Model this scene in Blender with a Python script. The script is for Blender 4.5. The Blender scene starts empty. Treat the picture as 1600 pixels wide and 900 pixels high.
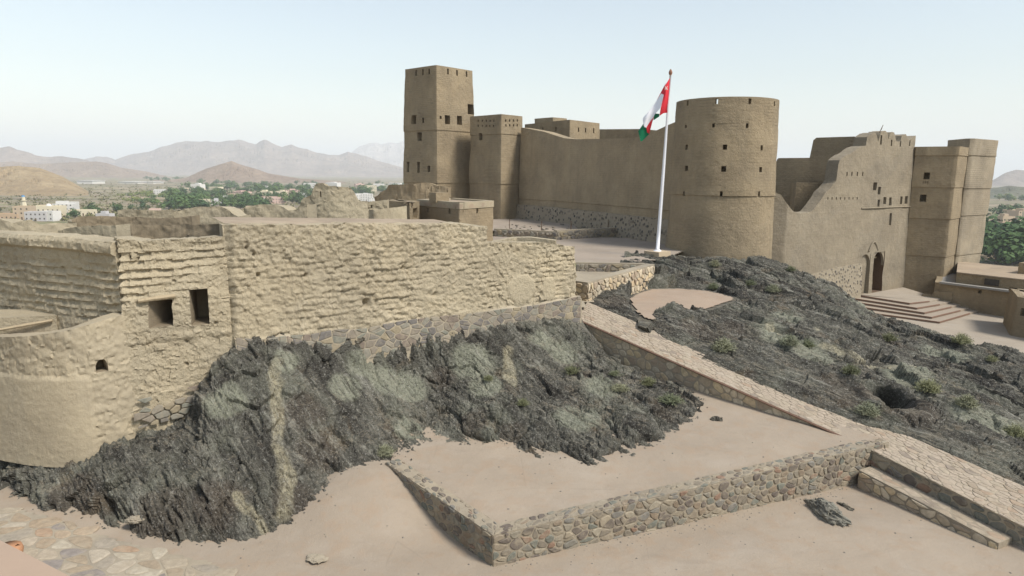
import bpy, math, random
import numpy as np
from mathutils import Matrix

random.seed(7); RNG = np.random.default_rng(11)
SC = bpy.context.scene
COL = SC.collection
R = math.radians

# ------------------------------------------------------------------ camera
F_PX = 1050.0; PITCH = math.atan(178.0 / F_PX); ROLL = R(0.6); ZC = 10.0
cF = np.array([0, math.cos(PITCH), -math.sin(PITCH)]); cU0 = np.array([0, math.sin(PITCH), math.cos(PITCH)]); cR0 = np.array([1.0, 0, 0])
cR = cR0 * math.cos(ROLL) + cU0 * math.sin(ROLL); cU = cU0 * math.cos(ROLL) - cR0 * math.sin(ROLL)
CAM = np.array([0, 0, ZC])
cam = bpy.data.cameras.new('camera'); cam.sensor_width = 36; cam.lens = 36 * F_PX / 1600
cam.clip_start = 0.1; cam.clip_end = 60000
cam_o = bpy.data.objects.new('camera', cam); COL.objects.link(cam_o)
m = Matrix.Identity(4)
for i in range(3):
    m[i][0] = cR[i]; m[i][1] = cU[i]; m[i][2] = -cF[i]; m[i][3] = CAM[i]
cam_o.matrix_world = m
SC.camera = cam_o

# ------------------------------------------------------------------ world, sun, exposure
SUN_AZ, SUN_EL = 58.0, 50.0                      # degrees to the right of straight behind the camera
w = bpy.data.worlds.new('World'); SC.world = w; w.use_nodes = True
nt = w.node_tree; nt.nodes.clear()
sky = nt.nodes.new('ShaderNodeTexSky'); sky.sky_type = 'NISHITA'; sky.sun_disc = False
sky.sun_elevation = R(SUN_EL); sky.sun_rotation = R(180 - SUN_AZ); sky.air_density = 1.5; sky.dust_density = 0.6; sky.ozone_density = 1.5; sky.altitude = 0
bg = nt.nodes.new('ShaderNodeBackground'); bg.inputs[1].default_value = 0.102
wo = nt.nodes.new('ShaderNodeOutputWorld')
hs = nt.nodes.new('ShaderNodeHueSaturation'); hs.inputs['Saturation'].default_value = .64      # the whole sky is milky with dust
nt.links.new(sky.outputs[0], hs.inputs['Color']); nt.links.new(hs.outputs[0], bg.inputs[0]); nt.links.new(bg.outputs[0], wo.inputs[0])
sun = bpy.data.lights.new('sun', 'SUN'); sun.energy = 3.1; sun.angle = R(14); sun.color = (1.0, 0.95, 0.87)
sun_o = bpy.data.objects.new('sun', sun); COL.objects.link(sun_o)
sun_o.rotation_euler = (R(90 - SUN_EL), 0, R(SUN_AZ))
SC.view_settings.view_transform = 'Standard'; SC.view_settings.look = 'None'
SC.view_settings.exposure = 0.70; SC.view_settings.gamma = 1
SC.cycles.volume_bounces = 2; SC.cycles.max_bounces = 6; SC.cycles.use_denoising = True

# ------------------------------------------------------------------ pixel geometry
def ray(px, py):
    d = cF + cR * ((px - 800) / F_PX) + cU * ((450 - py) / F_PX)
    return d / d[1]
def at(px, py, Y): return CAM + ray(px, py) * Y
def atz(px, py, z):
    d = ray(px, py); return CAM + d * ((z - ZC) / d[2])

# ------------------------------------------------------------------ noise (numpy)
_PERM = np.concatenate([np.random.default_rng(3).permutation(256)] * 3)
_GR = np.random.default_rng(4).normal(size=(256, 3)); _GR /= np.linalg.norm(_GR, axis=1)[:, None]
_RND = np.random.default_rng(5).random((256, 3))
def perlin(p):
    p = np.asarray(p, float); i = np.floor(p).astype(np.int64); f = p - i; i &= 255
    u = f * f * f * (f * (f * 6 - 15) + 10); out = 0
    for dx in (0, 1):
        wx = u[:, 0] if dx else 1 - u[:, 0]
        for dy in (0, 1):
            wy = u[:, 1] if dy else 1 - u[:, 1]
            for dz in (0, 1):
                wz = u[:, 2] if dz else 1 - u[:, 2]
                h = _PERM[_PERM[_PERM[(i[:, 0] + dx) & 255] + ((i[:, 1] + dy) & 255)] + ((i[:, 2] + dz) & 255)]
                g = _GR[h]
                out = out + wx * wy * wz * (g[:, 0] * (f[:, 0] - dx) + g[:, 1] * (f[:, 1] - dy) + g[:, 2] * (f[:, 2] - dz))
    return out
def fbm(p, octv=4, gain=.5, lac=2.07):
    a, s, o = 1.0, 1.0, 0
    for k in range(octv):
        o = o + a * perlin(np.asarray(p) * s + 17.3 * k); a *= gain; s *= lac
    return o
def ridged(p, octv=4, gain=.5):
    a, s, o = 1.0, 1.0, 0
    for k in range(octv):
        o = o + a * (1 - 2.2 * np.abs(perlin(np.asarray(p) * s + 31.7 * k))); a *= gain; s *= 2.1
    return o
def facets(p, slope=.6, edge=False):
    """a random tilted plane for each Voronoi cell: broken blocks"""
    p = np.asarray(p, float); i0 = np.floor(p).astype(np.int64)
    best = np.full(len(p), 9e9); best2 = best.copy(); bid = np.zeros(len(p), np.int64); bf = np.zeros_like(p)
    for dx in (-1, 0, 1):
        for dy in (-1, 0, 1):
            for dz in (-1, 0, 1):
                c = i0 + (dx, dy, dz); ci = c & 255
                h = _PERM[_PERM[_PERM[ci[:, 0]] + ci[:, 1]] + ci[:, 2]]
                f = c + _RND[h]; d = ((p - f) ** 2).sum(1)
                k = d < best
                best2 = np.where(k, best, np.minimum(best2, d))
                best[k] = d[k]; bid[k] = h[k]; bf[k] = f[k]
    v = (_RND[(bid * 7 + 3) & 255][:, 0] - .5) + slope * ((p - bf) * _GR[(bid * 5 + 1) & 255]).sum(1)
    if edge: return v, np.sqrt(best2) - np.sqrt(best)
    return v

# ------------------------------------------------------------------ objects
def tag(o, label=None, cat=None, group=None, kind=None):
    if label: o['label'] = label
    if cat: o['category'] = cat
    if group: o['group'] = group
    if kind: o['kind'] = kind
    return o
def empty(name, loc, label, cat, group=None, rz=0):
    o = bpy.data.objects.new(name, None); COL.objects.link(o); o.location = [float(c) for c in loc]; o.rotation_euler = (0, 0, rz)
    o.empty_display_size = .3
    WL[o.name] = np.array(loc, float)
    return tag(o, label, cat, group)
WL = {}                                           # world locations of unrotated parents
def mesh_np(name, V, quads, mats, smooth=False, mi=None):
    V = np.asarray(V, np.float32); quads = np.asarray(quads, np.int32)
    me = bpy.data.meshes.new(name); n = len(quads); k = quads.shape[1]
    me.vertices.add(len(V)); me.vertices.foreach_set('co', V.ravel())
    me.loops.add(n * k); me.loops.foreach_set('vertex_index', quads.ravel())
    me.polygons.add(n); me.polygons.foreach_set('loop_start', np.arange(n, dtype=np.int32) * k)
    me.polygons.foreach_set('use_smooth', np.full(n, smooth))
    for mt in (mats if isinstance(mats, (list, tuple)) else [mats]): me.materials.append(mt)
    if mi is not None: me.polygons.foreach_set('material_index', np.asarray(mi, np.int32))
    me.update(calc_edges=True); me.validate()
    if smooth and n < 60000: me.set_sharp_from_angle(angle=R(38))
    return me
def mesh_py(name, V, faces, mats, smooth=False, mi=None):
    me = bpy.data.meshes.new(name); me.from_pydata([tuple(map(float, v)) for v in V], [], [tuple(map(int, f)) for f in faces])
    for mt in (mats if isinstance(mats, (list, tuple)) else [mats]): me.materials.append(mt)
    if smooth: me.polygons.foreach_set('use_smooth', np.ones(len(me.polygons), bool))
    if mi is not None: me.polygons.foreach_set('material_index', np.asarray(mi, np.int32))
    me.update()
    return me
def link(name, me, parent=None, origin=None):
    """mesh given in WORLD coordinates -> object whose origin is `origin`, parented"""
    o = bpy.data.objects.new(name, me); COL.objects.link(o)
    po = WL[parent.name] if parent is not None else np.zeros(3)
    if origin is None: origin = po
    origin = np.asarray(origin, float)
    if np.abs(origin).max() > 0:
        n = len(me.vertices); c = np.empty(n * 3, np.float32); me.vertices.foreach_get('co', c)
        c = (c.reshape(-1, 3) - origin).astype(np.float32); me.vertices.foreach_set('co', c.ravel()); me.update()
    if parent is not None: o.parent = parent
    o.location = [float(c) for c in (origin - po)]
    WL[o.name] = origin
    return o
def copy_tree(o, loc, rz=0, sc=1.0, label=None, group=None):
    c = o.copy(); COL.objects.link(c); c.location = [float(v) for v in loc]; c.rotation_euler = (0, 0, rz)
    c.scale = (sc, sc, sc) if not hasattr(sc, '__len__') else sc
    if label: c['label'] = label
    if group: c['group'] = group
    for ch in o.children:
        d = ch.copy(); COL.objects.link(d); d.parent = c
    return c
class MB:
    def __init__(s): s.V = []; s.F = []; s.M = []
    def quad(s, pts, mi=0):
        b = len(s.V); s.V += [tuple(p) for p in pts]; s.F.append(tuple(range(b, b + len(pts)))); s.M.append(mi)
    def box(s, c, sz, rz=0, mi=0, tilt=None):
        b = len(s.V); cr, sr = math.cos(rz), math.sin(rz)
        for z in (-1, 1):
            for x, y in ((-1, -1), (1, -1), (1, 1), (-1, 1)):
                X, Y = x * sz[0] / 2, y * sz[1] / 2
                s.V.append((c[0] + X * cr - Y * sr, c[1] + X * sr + Y * cr, c[2] + z * sz[2] / 2))
        for f in ((0, 3, 2, 1), (4, 5, 6, 7), (0, 1, 5, 4), (1, 2, 6, 5), (2, 3, 7, 6), (3, 0, 4, 7)):
            s.F.append(tuple(b + k for k in f)); s.M.append(mi)
        return s
    def prism(s, poly, z0, z1, mi=0):
        """poly CCW 2D (or with own z for the top), closed solid"""
        b = len(s.V); n = len(poly)
        for p in poly: s.V.append((p[0], p[1], z0))
        for p in poly: s.V.append((p[0], p[1], z1 if len(p) < 3 else p[2]))
        s.F.append(tuple(b + n - 1 - k for k in range(n))); s.M.append(mi)
        s.F.append(tuple(b + n + k for k in range(n))); s.M.append(mi)
        for k in range(n):
            j = (k + 1) % n; s.F.append((b + k, b + j, b + n + j, b + n + k)); s.M.append(mi)
        return s
    def tube(s, pts, rad, seg=8, mi=0, cap=True):
        b = len(s.V); pts = [np.asarray(p, float) for p in pts]
        for k, p in enumerate(pts):
            d = pts[min(k + 1, len(pts) - 1)] - pts[max(k - 1, 0)]; d /= np.linalg.norm(d)
            a = np.cross(d, (0, 0, 1) if abs(d[2]) < .9 else (1, 0, 0)); a /= np.linalg.norm(a); c = np.cross(d, a)
            r = rad[k] if hasattr(rad, '__len__') else rad
            for q in range(seg):
                t = 2 * math.pi * q / seg; s.V.append(tuple(p + r * (math.cos(t) * a + math.sin(t) * c)))
        for k in range(len(pts) - 1):
            for q in range(seg):
                s.F.append((b + k * seg + q, b + k * seg + (q + 1) % seg, b + (k + 1) * seg + (q + 1) % seg, b + (k + 1) * seg + q)); s.M.append(mi)
        if cap:
            s.F.append(tuple(b + q for q in range(seg))); s.M.append(mi)
            s.F.append(tuple(b + (len(pts) - 1) * seg + seg - 1 - q for q in range(seg))); s.M.append(mi)
        return s
    def build(s, name, mats, parent=None, origin=None, smooth=False):
        return link(name, mesh_py(name, s.V, s.F, mats, smooth, s.M), parent, origin)

# ------------------------------------------------------------------ materials
class NT:
    def __init__(s, name, rough=.9):
        s.m = bpy.data.materials.new(name); s.m.use_nodes = True; s.t = s.m.node_tree
        s.b = s.t.nodes['Principled BSDF']; s.b.inputs['Roughness'].default_value = rough
        s.b.inputs['Specular IOR Level'].default_value = .2
        s.pos = s.t.nodes.new('ShaderNodeNewGeometry').outputs['Position']
    def n(s, typ, **kw):
        nd = s.t.nodes.new(typ)
        for k, v in kw.items(): setattr(nd, k, v)
        return nd
    def lk(s, a, b): s.t.links.new(a, b)
    def mapv(s, scale=(1, 1, 1), rot=(0, 0, 0), src=None):
        mp = s.n('ShaderNodeMapping'); mp.inputs['Scale'].default_value = scale; mp.inputs['Rotation'].default_value = rot
        s.lk(src or s.pos, mp.inputs['Vector']); return mp.outputs[0]
    def noise(s, scale, detail=6, rough=.6, vec=None, dist=0):
        nd = s.n('ShaderNodeTexNoise'); nd.inputs['Scale'].default_value = scale; nd.inputs['Detail'].default_value = detail
        nd.inputs['Roughness'].default_value = rough; nd.inputs['Distortion'].default_value = dist
        s.lk(vec or s.pos, nd.inputs['Vector']); return nd.outputs['Fac']
    def vor(s, scale, feature='F1', out='Distance', vec=None, rnd=1):
        nd = s.n('ShaderNodeTexVoronoi', feature=feature); nd.inputs['Scale'].default_value = scale; nd.inputs['Randomness'].default_value = rnd
        s.lk(vec or s.pos, nd.inputs['Vector']); return nd.outputs[out]
    def ramp(s, fac, stops, interp='LINEAR'):
        nd = s.n('ShaderNodeValToRGB'); cr = nd.color_ramp; cr.interpolation = interp
        while len(cr.elements) < len(stops): cr.elements.new(.5)
        for e, (p, c) in zip(cr.elements, stops):
            e.position = p; e.color = (*c, 1) if hasattr(c, '__len__') else (c, c, c, 1)
        s.lk(fac, nd.inputs[0]); return nd.outputs[0]
    def mix(s, fac, a, b, mode='MIX'):
        nd = s.n('ShaderNodeMix', data_type='RGBA', blend_type=mode)
        for sock, v in ((0, fac), (6, a), (7, b)):
            if isinstance(v, (int, float)): nd.inputs[sock].default_value = v
            elif isinstance(v, tuple): nd.inputs[sock].default_value = (*v, 1)
            else: s.lk(v, nd.inputs[sock])
        return nd.outputs[2]
    def math(s, op, a, b=0.0):
        nd = s.n('ShaderNodeMath', operation=op)
        for k, v in ((0, a), (1, b)):
            if isinstance(v, (int, float)): nd.inputs[k].default_value = v
            else: s.lk(v, nd.inputs[k])
        return nd.outputs[0]
    def bump(s, h, strength=.5, dist=.05, prev=None):
        nd = s.n('ShaderNodeBump'); nd.inputs['Strength'].default_value = strength; nd.inputs['Distance'].default_value = dist
        s.lk(h, nd.inputs['Height'])
        if prev is not None: s.lk(prev, nd.inputs['Normal'])
        return nd.outputs[0]
    def done(s, col, nrm=None):
        if isinstance(col, tuple): s.b.inputs['Base Color'].default_value = (*col, 1)
        else: s.lk(col, s.b.inputs['Base Color'])
        if nrm is not None: s.lk(nrm, s.b.inputs['Normal'])
        return s.m
def mul(c, k): return tuple(min(1, v * k) for v in c)

def mud(name, c, lumps=3.0, bump=.5, dist=.06, speck=.25, brick=None, streak=.25, soft=1.0):
    t = NT(name, .95)
    n1 = t.noise(.35, 5, .6); n2 = t.noise(lumps, 8, .65); n3 = t.noise(26, 4, .7)
    col = t.mix(t.ramp(n1, [(.32, 0), (.68, 1)]), (c[0] * .80, c[1] * .80, c[2] * .82), mul(c, 1.14))
    pat = t.ramp(t.noise(.22, 3, .5, None, 1.2), [(.5, 0), (.53, 1)]); col = t.mix(t.math('MULTIPLY', pat, .16), col, (c[0] * 1.2, c[1] * 1.14, c[2] * 1.04))
    col = t.mix(t.ramp(n2, [(.3, 0), (.7, 1)]), t.mix(1, col, (.87, .86, .84), 'MULTIPLY'), col)
    st = t.noise(1.0, 5, .65, t.mapv((1.3, 1.3, .16)))
    col = t.mix(t.math('MULTIPLY', t.ramp(st, [(.5, 0), (.75, 1)]), streak), col, mul(c, .72))
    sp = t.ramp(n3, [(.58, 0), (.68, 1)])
    col = t.mix(t.math('MULTIPLY', sp, speck), col, mul(c, .55))  # dark specks; on the near mud they paint in the shade of pits
    pale = t.ramp(t.noise(9, 5, .7), [(.6, 0), (.72, 1)])
    col = t.mix(t.math('MULTIPLY', pale, speck), col, mul(c, 1.3))
    h = t.math('ADD', t.math('MULTIPLY', n2, 1.0), t.math('MULTIPLY', n3, .35))
    nr = t.bump(h, bump, dist)
    if brick:
        bt = t.n('ShaderNodeTexBrick'); bt.inputs['Scale'].default_value = 1; bt.inputs['Mortar Size'].default_value = .02
        bt.inputs['Brick Width'].default_value = brick[0]; bt.inputs['Row Height'].default_value = brick[1]
        bt.inputs['Color1'].default_value = (1, 1, 1, 1); bt.inputs['Color2'].default_value = (.8, .8, .8, 1); bt.inputs['Mortar'].default_value = (0, 0, 0, 1)
        sep = t.n('ShaderNodeSeparateXYZ'); t.lk(t.pos, sep.inputs[0]); cmb = t.n('ShaderNodeCombineXYZ')
        wob = t.math('MULTIPLY', t.noise(1.5, 3), .12)
        t.lk(t.math('ADD', t.math('MULTIPLY', sep.outputs[0], brick[2]), t.math('MULTIPLY', sep.outputs[1], brick[3])), cmb.inputs[0]); t.lk(t.math('ADD', sep.outputs[2], wob), cmb.inputs[1])
        t.lk(cmb.outputs[0], bt.inputs['Vector'])
        msk = t.ramp(t.noise(.45, 4), [(.42, 0), (.56, 1)])
        hb = t.math('MULTIPLY', bt.outputs['Color'], msk)
        nr = t.bump(hb, .6 * soft, .05, nr)
        col = t.mix(t.math('MULTIPLY', t.math('MULTIPLY', t.math('SUBTRACT', 1.0, bt.outputs['Fac']), msk), 0.0), col, col)
        col = t.mix(t.math('MULTIPLY', t.math('MULTIPLY', bt.outputs['Fac'], msk), .35 * soft), col, mul(c, .5))
    return t.done(col, nr)

M = {}
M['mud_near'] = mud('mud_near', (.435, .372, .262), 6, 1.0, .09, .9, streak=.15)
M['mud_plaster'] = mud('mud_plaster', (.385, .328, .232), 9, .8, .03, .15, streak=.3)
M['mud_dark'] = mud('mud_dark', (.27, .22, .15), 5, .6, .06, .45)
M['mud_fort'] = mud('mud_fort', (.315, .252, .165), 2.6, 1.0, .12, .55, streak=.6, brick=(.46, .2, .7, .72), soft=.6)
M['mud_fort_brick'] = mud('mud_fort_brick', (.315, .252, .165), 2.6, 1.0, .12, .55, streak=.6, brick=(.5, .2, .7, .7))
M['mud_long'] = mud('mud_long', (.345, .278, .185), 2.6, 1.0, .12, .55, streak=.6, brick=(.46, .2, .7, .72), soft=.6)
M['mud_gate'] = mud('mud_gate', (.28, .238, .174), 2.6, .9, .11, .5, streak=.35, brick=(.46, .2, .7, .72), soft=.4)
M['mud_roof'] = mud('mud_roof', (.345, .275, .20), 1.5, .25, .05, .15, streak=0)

def sand(name, c, pat=.38):
    t = NT(name, .95)
    n1 = t.noise(.28, 6, .6); n2 = t.noise(1.6, 6, .65); n3 = t.noise(40, 3, .7)
    col = t.mix(t.ramp(n1, [(.3, 0), (.7, 1)]), mul(c, .9), mul(c, 1.1))
    col = t.mix(t.math('MULTIPLY', t.ramp(n2, [(.5, 0), (.62, 1)]), pat), col, (c[0] * 1.0, c[1] * .88, c[2] * .78))
    pale = t.ramp(t.noise(.5, 5, .6, t.mapv((1, 1.6, 1), (0, 0, .5))), [(.52, 0), (.68, 1)])
    col = t.mix(t.math('MULTIPLY', pale, .5), col, (c[0] * 1.1, c[1] * 1.14, c[2] * 1.2))
    crk = t.ramp(t.vor(.33, 'DISTANCE_TO_EDGE', 'Distance', t.mapv((1, 1, 1))), [(.0, 1), (.006, 0)])
    crm = t.ramp(t.noise(.6, 2), [(.5, 0), (.6, 1)])
    col = t.mix(t.math('MULTIPLY', t.math('MULTIPLY', crk, crm), .25), col, mul(c, .6))
    st_ = t.ramp(t.noise(.9, 7, .7, t.mapv((.6, 1.5, 1), (0, 0, -.6)), .8), [(.54, 0), (.7, 1)]); col = t.mix(t.math('MULTIPLY', st_, .3), col, mul(c, .72))
    dots = t.ramp(t.noise(11, 5, .75), [(.63, 0), (.70, 1)])
    col = t.mix(t.math('MULTIPLY', dots, .3), col, mul(c, .55))
    nr = t.bump(t.math('ADD', t.math('ADD', n2, t.math('MULTIPLY', n3, .25)), t.math('MULTIPLY', t.noise(7, 5, .7), .35)), .45, .07)
    return t.done(col, nr)
M['sand'] = sand('sand', (.305, .25, .19))
M['sand_grey'] = sand('sand_grey', (.30, .25, .20), .1)
M['sand_court'] = sand('sand_court', (.33, .283, .225), .08)
M['sand_pink'] = sand('sand_pink', (.33, .255, .19), .3)

def rock(name, nd, dark=1.0, bedscale=4.2, dusty=.6):
    """bedded rock: streaks follow the bedding planes with normal nd"""
    t = NT(name, .85)
    nd = np.array(nd, float); nd /= np.linalg.norm(nd); a1 = np.cross(nd, (0, 0, 1.)); a1 /= np.linalg.norm(a1); a2 = np.cross(nd, a1)
    wn = t.n('ShaderNodeTexNoise'); wn.inputs['Scale'].default_value = .7; wn.inputs['Detail'].default_value = 4; t.lk(t.pos, wn.inputs['Vector'])
    wp = t.n('ShaderNodeVectorMath', operation='MULTIPLY_ADD'); t.lk(wn.outputs['Color'], wp.inputs[0]); wp.inputs[1].default_value = (.8, .8, .8); t.lk(t.pos, wp.inputs[2])
    cb = t.n('ShaderNodeCombineXYZ')
    for q, (ax, sc) in enumerate(((nd, 1.0), (a1, .16), (a2, .16))):
        dt = t.n('ShaderNodeVectorMath', operation='DOT_PRODUCT'); t.lk(wp.outputs[0], dt.inputs[0]); dt.inputs[1].default_value = tuple(float(v) * sc for v in ax); t.lk(dt.outputs['Value'], cb.inputs[q])
    bed = cb.outputs[0]
    lay = t.noise(bedscale, 9, .72, bed, .35); thick = t.noise(bedscale * .28, 4, .6, bed, .3); mid = t.noise(1.3, 8, .7); grit = t.noise(16, 6, .8); g2 = t.noise(7, 7, .8, t.mapv((1, 1, 1.8), (.3, .2, .4)))
    D = (.055 * dark, .05 * dark, .042 * dark); Mi = (.15 * dark, .142 * dark, .115 * dark); G = (.235 * dark, .235 * dark, .18 * dark); L = (.40, .385, .32)
    col = t.mix(t.ramp(thick, [(.36, 0), (.6, 1)]), D, Mi)
    col = t.mix(t.ramp(t.noise(.45, 4, .6), [(.5, 0), (.64, 1)]), col, t.mix(.6, col, G))
    col = t.mix(t.math('MULTIPLY', t.ramp(t.noise(.8, 5), [(.57, 0), (.68, 1)]), .55), col, (.16, .115, .07))
    at_ = t.n('ShaderNodeAttribute'); at_.attribute_name = 'tint'; sp_ = t.n('ShaderNodeSeparateColor'); t.lk(at_.outputs['Color'], sp_.inputs[0])
    col = t.mix(t.math('MULTIPLY', sp_.outputs[1], .9), col, t.mix(mid, (.22, .225, .165), (.33, .33, .25)))
    col = t.mix(t.math('MULTIPLY', sp_.outputs[2], .75), col, t.mix(mid, (.055, .047, .038), (.13, .105, .08)))
    brk = t.ramp(t.noise(2.0, 6, .7), [(.38, 0), (.58, 1)])
    col = t.mix(t.math('MULTIPLY', sp_.outputs[0], t.math('ADD', t.math('MULTIPLY', brk, .6), .35)), col, t.mix(mid, (.46, .39, .25), (.36, .34, .25)))
    col = t.mix(t.math('MULTIPLY', t.ramp(lay, [(.36, 1), (.47, 0)]), .75), col, (.028, .025, .021))
    col = t.mix(t.math('MULTIPLY', t.ramp(lay, [(.54, 0), (.66, 1)]), .5), col, L)
    col = t.mix(t.math('MULTIPLY', t.ramp(g2, [(.38, 1), (.48, 0)]), .65), col, (.026, .023, .02))
    col = t.mix(t.math('MULTIPLY', t.ramp(g2, [(.56, 0), (.66, 1)]), .5), col, (.42, .40, .35))
    col = t.mix(t.math('MULTIPLY', t.ramp(grit, [(.57, 0), (.65, 1)]), .65), col, (.52, .50, .45))
    gn = t.n('ShaderNodeNewGeometry'); sx = t.n('ShaderNodeSeparateXYZ'); t.lk(gn.outputs['Normal'], sx.inputs[0])
    up = t.math('MULTIPLY', t.ramp(sx.outputs[2], [(.72, 0), (.95, 1)]), t.ramp(t.noise(1.0, 7, .75), [(.44, 0), (.54, 1)]))
    col = t.mix(t.math('MULTIPLY', up, dusty), col, (.27, .23, .165))
    nr = t.bump(t.math('ADD', t.math('MULTIPLY', lay, 1.2), t.math('MULTIPLY', g2, .8)), 1.0, .12)
    return t.done(col, nr)
M['rock_cliff'] = rock('rock_cliff', (.78, .56, .32), .9)
M['rock_pale'] = rock('rock_pale', (.6, .1, .7), 2.2, 6)
M['rock_ridge'] = rock('rock_ridge', (.62, .72, .42), .72, 3.6, .4)

def stones(name, pal, bump=.4):
    t = NT(name, .85)
    oi = t.n('ShaderNodeObjectInfo'); n = len(pal)
    col = t.ramp(oi.outputs['Random'], [(k / n, c) for k, c in enumerate(pal)], 'CONSTANT')
    n1 = t.noise(7, 6, .7); n2 = t.noise(30, 4, .7)
    col = t.mix(t.ramp(n1, [(.3, 0), (.7, 1)]), t.mix(1, col, (.72, .72, .72), 'MULTIPLY'), t.mix(1, col, (1.15, 1.15, 1.15), 'MULTIPLY'))
    col = t.mix(t.math('MULTIPLY', t.ramp(t.noise(3.3, 6, .7), [(.5, 0), (.66, 1)]), .7), col, (.31, .26, .19))
    nr = t.bump(t.math('ADD', n1, t.math('MULTIPLY', n2, .4)), bump, .03)
    return t.done(col, nr)
GREYS = [(.20, .17, .13), (.18, .165, .135), (.25, .205, .15), (.21, .195, .155), (.15, .125, .10), (.28, .235, .17), (.19, .175, .15), (.22, .17, .12), (.165, .165, .135), (.30, .26, .195), (.14, .115, .095), (.22, .19, .145), (.24, .21, .16), (.26, .22, .16)]
M['wall_stone'] = stones('wall_stone', GREYS + GREYS[::2] + [(.23, .15, .105)])
M['foot_stone'] = stones('foot_stone', [(.20, .18, .15), (.24, .205, .16), (.17, .155, .14), (.25, .23, .185), (.21, .17, .135), (.28, .245, .19), (.16, .145, .13), (.21, .205, .165), (.30, .25, .17)])
TANS = [(.345, .29, .215), (.315, .245, .17), (.385, .33, .255), (.30, .24, .17), (.345, .27, .19), (.395, .345, .265), (.295, .255, .20), (.325, .23, .155), (.235, .205, .18), (.365, .305, .23)]
M['pave_stone'] = stones('pave_stone', TANS, .25)
M['ramp_stone'] = stones('ramp_stone', [(.34, .275, .205), (.32, .26, .19), (.36, .295, .225), (.30, .24, .175), (.345, .27, .20), (.37, .31, .24), (.33, .275, .205), (.32, .24, .17), (.355, .295, .22), (.25, .205, .16), (.34, .28, .21), (.35, .28, .21)], .25)
M['ochre_stone'] = stones('ochre_stone', [(.50, .39, .25), (.44, .35, .24), (.55, .44, .28), (.38, .31, .22), (.48, .37, .24), (.56, .47, .34), (.43, .37, .28), (.35, .275, .20), (.50, .42, .31)])
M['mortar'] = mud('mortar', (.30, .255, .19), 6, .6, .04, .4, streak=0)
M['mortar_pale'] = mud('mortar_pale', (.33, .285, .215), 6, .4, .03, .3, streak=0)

def rubble(name, c, scale=2.6):
    """far stone footing: dark stones a few pixels across in mud"""
    t = NT(name, .9)
    d = t.vor(scale, 'F1', 'Distance'); cc = t.vor(scale, 'F1', 'Color')
    sep = t.n('ShaderNodeSeparateColor'); t.lk(cc, sep.inputs[0])
    st = t.mix(sep.outputs[0], (.06, .055, .05), (.22, .19, .15))
    msk = t.math('MULTIPLY', t.ramp(d, [(.3, 1), (.42, 0)]), t.ramp(sep.outputs[1], [(.15, 0), (.25, 1)]))
    col = t.mix(msk, t.mix(t.noise(.8, 6), mul(c, .8), mul(c, 1.15)), st)
    return t.done(col, t.bump(t.ramp(d, [(.2, 1), (.5, 0)]), .7, .08))
M['rubble_fort'] = rubble('rubble_fort', (.30, .255, .19), 3.0)
M['rubble_gate'] = rubble('rubble_gate', (.29, .247, .18), 3.4)

def plain(name, c, rough=.6, var=.12, sc=6):
    t = NT(name, rough); n = t.noise(sc, 5, .6)
    return t.done(t.mix(n, mul(c, 1 - var), mul(c, 1 + var)), t.bump(n, .2, .02))
M['wood'] = plain('wood', (.36, .29, .19), .8, .35, 14)
M['wood_dark'] = plain('wood_dark', (.13, .085, .055), .8, .4, 9)
M['pole'] = plain('pole', (.72, .72, .74), .35, .04)
M['plinth'] = plain('plinth', (.44, .35, .24), .9, .15)
M['red'] = plain('red', (.62, .035, .05), .7, .08); M['white'] = plain('white', (.80, .80, .84), .7, .04); M['green'] = plain('green', (.01, .16, .075), .7, .1)
M['gold'] = plain('gold', (.26, .13, .08), .5, .1)
M['brick_edge'] = plain('brick_edge', (.20, .125, .09), .9, .25, 12)
M['step_tread'] = plain('step_tread', (.31, .26, .205), .9, .12, 5)
M['grey_coping'] = plain('grey_coping', (.27, .255, .23), .9, .15, 3)
M['plaster_pink'] = plain('plaster_pink', (.36, .265, .195), .9, .08, 3)
M['terracotta'] = plain('terracotta', (.38, .20, .11), .8, .15)
M['dark_hole'] = plain('dark_hole', (.07, .06, .05), .95)

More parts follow.
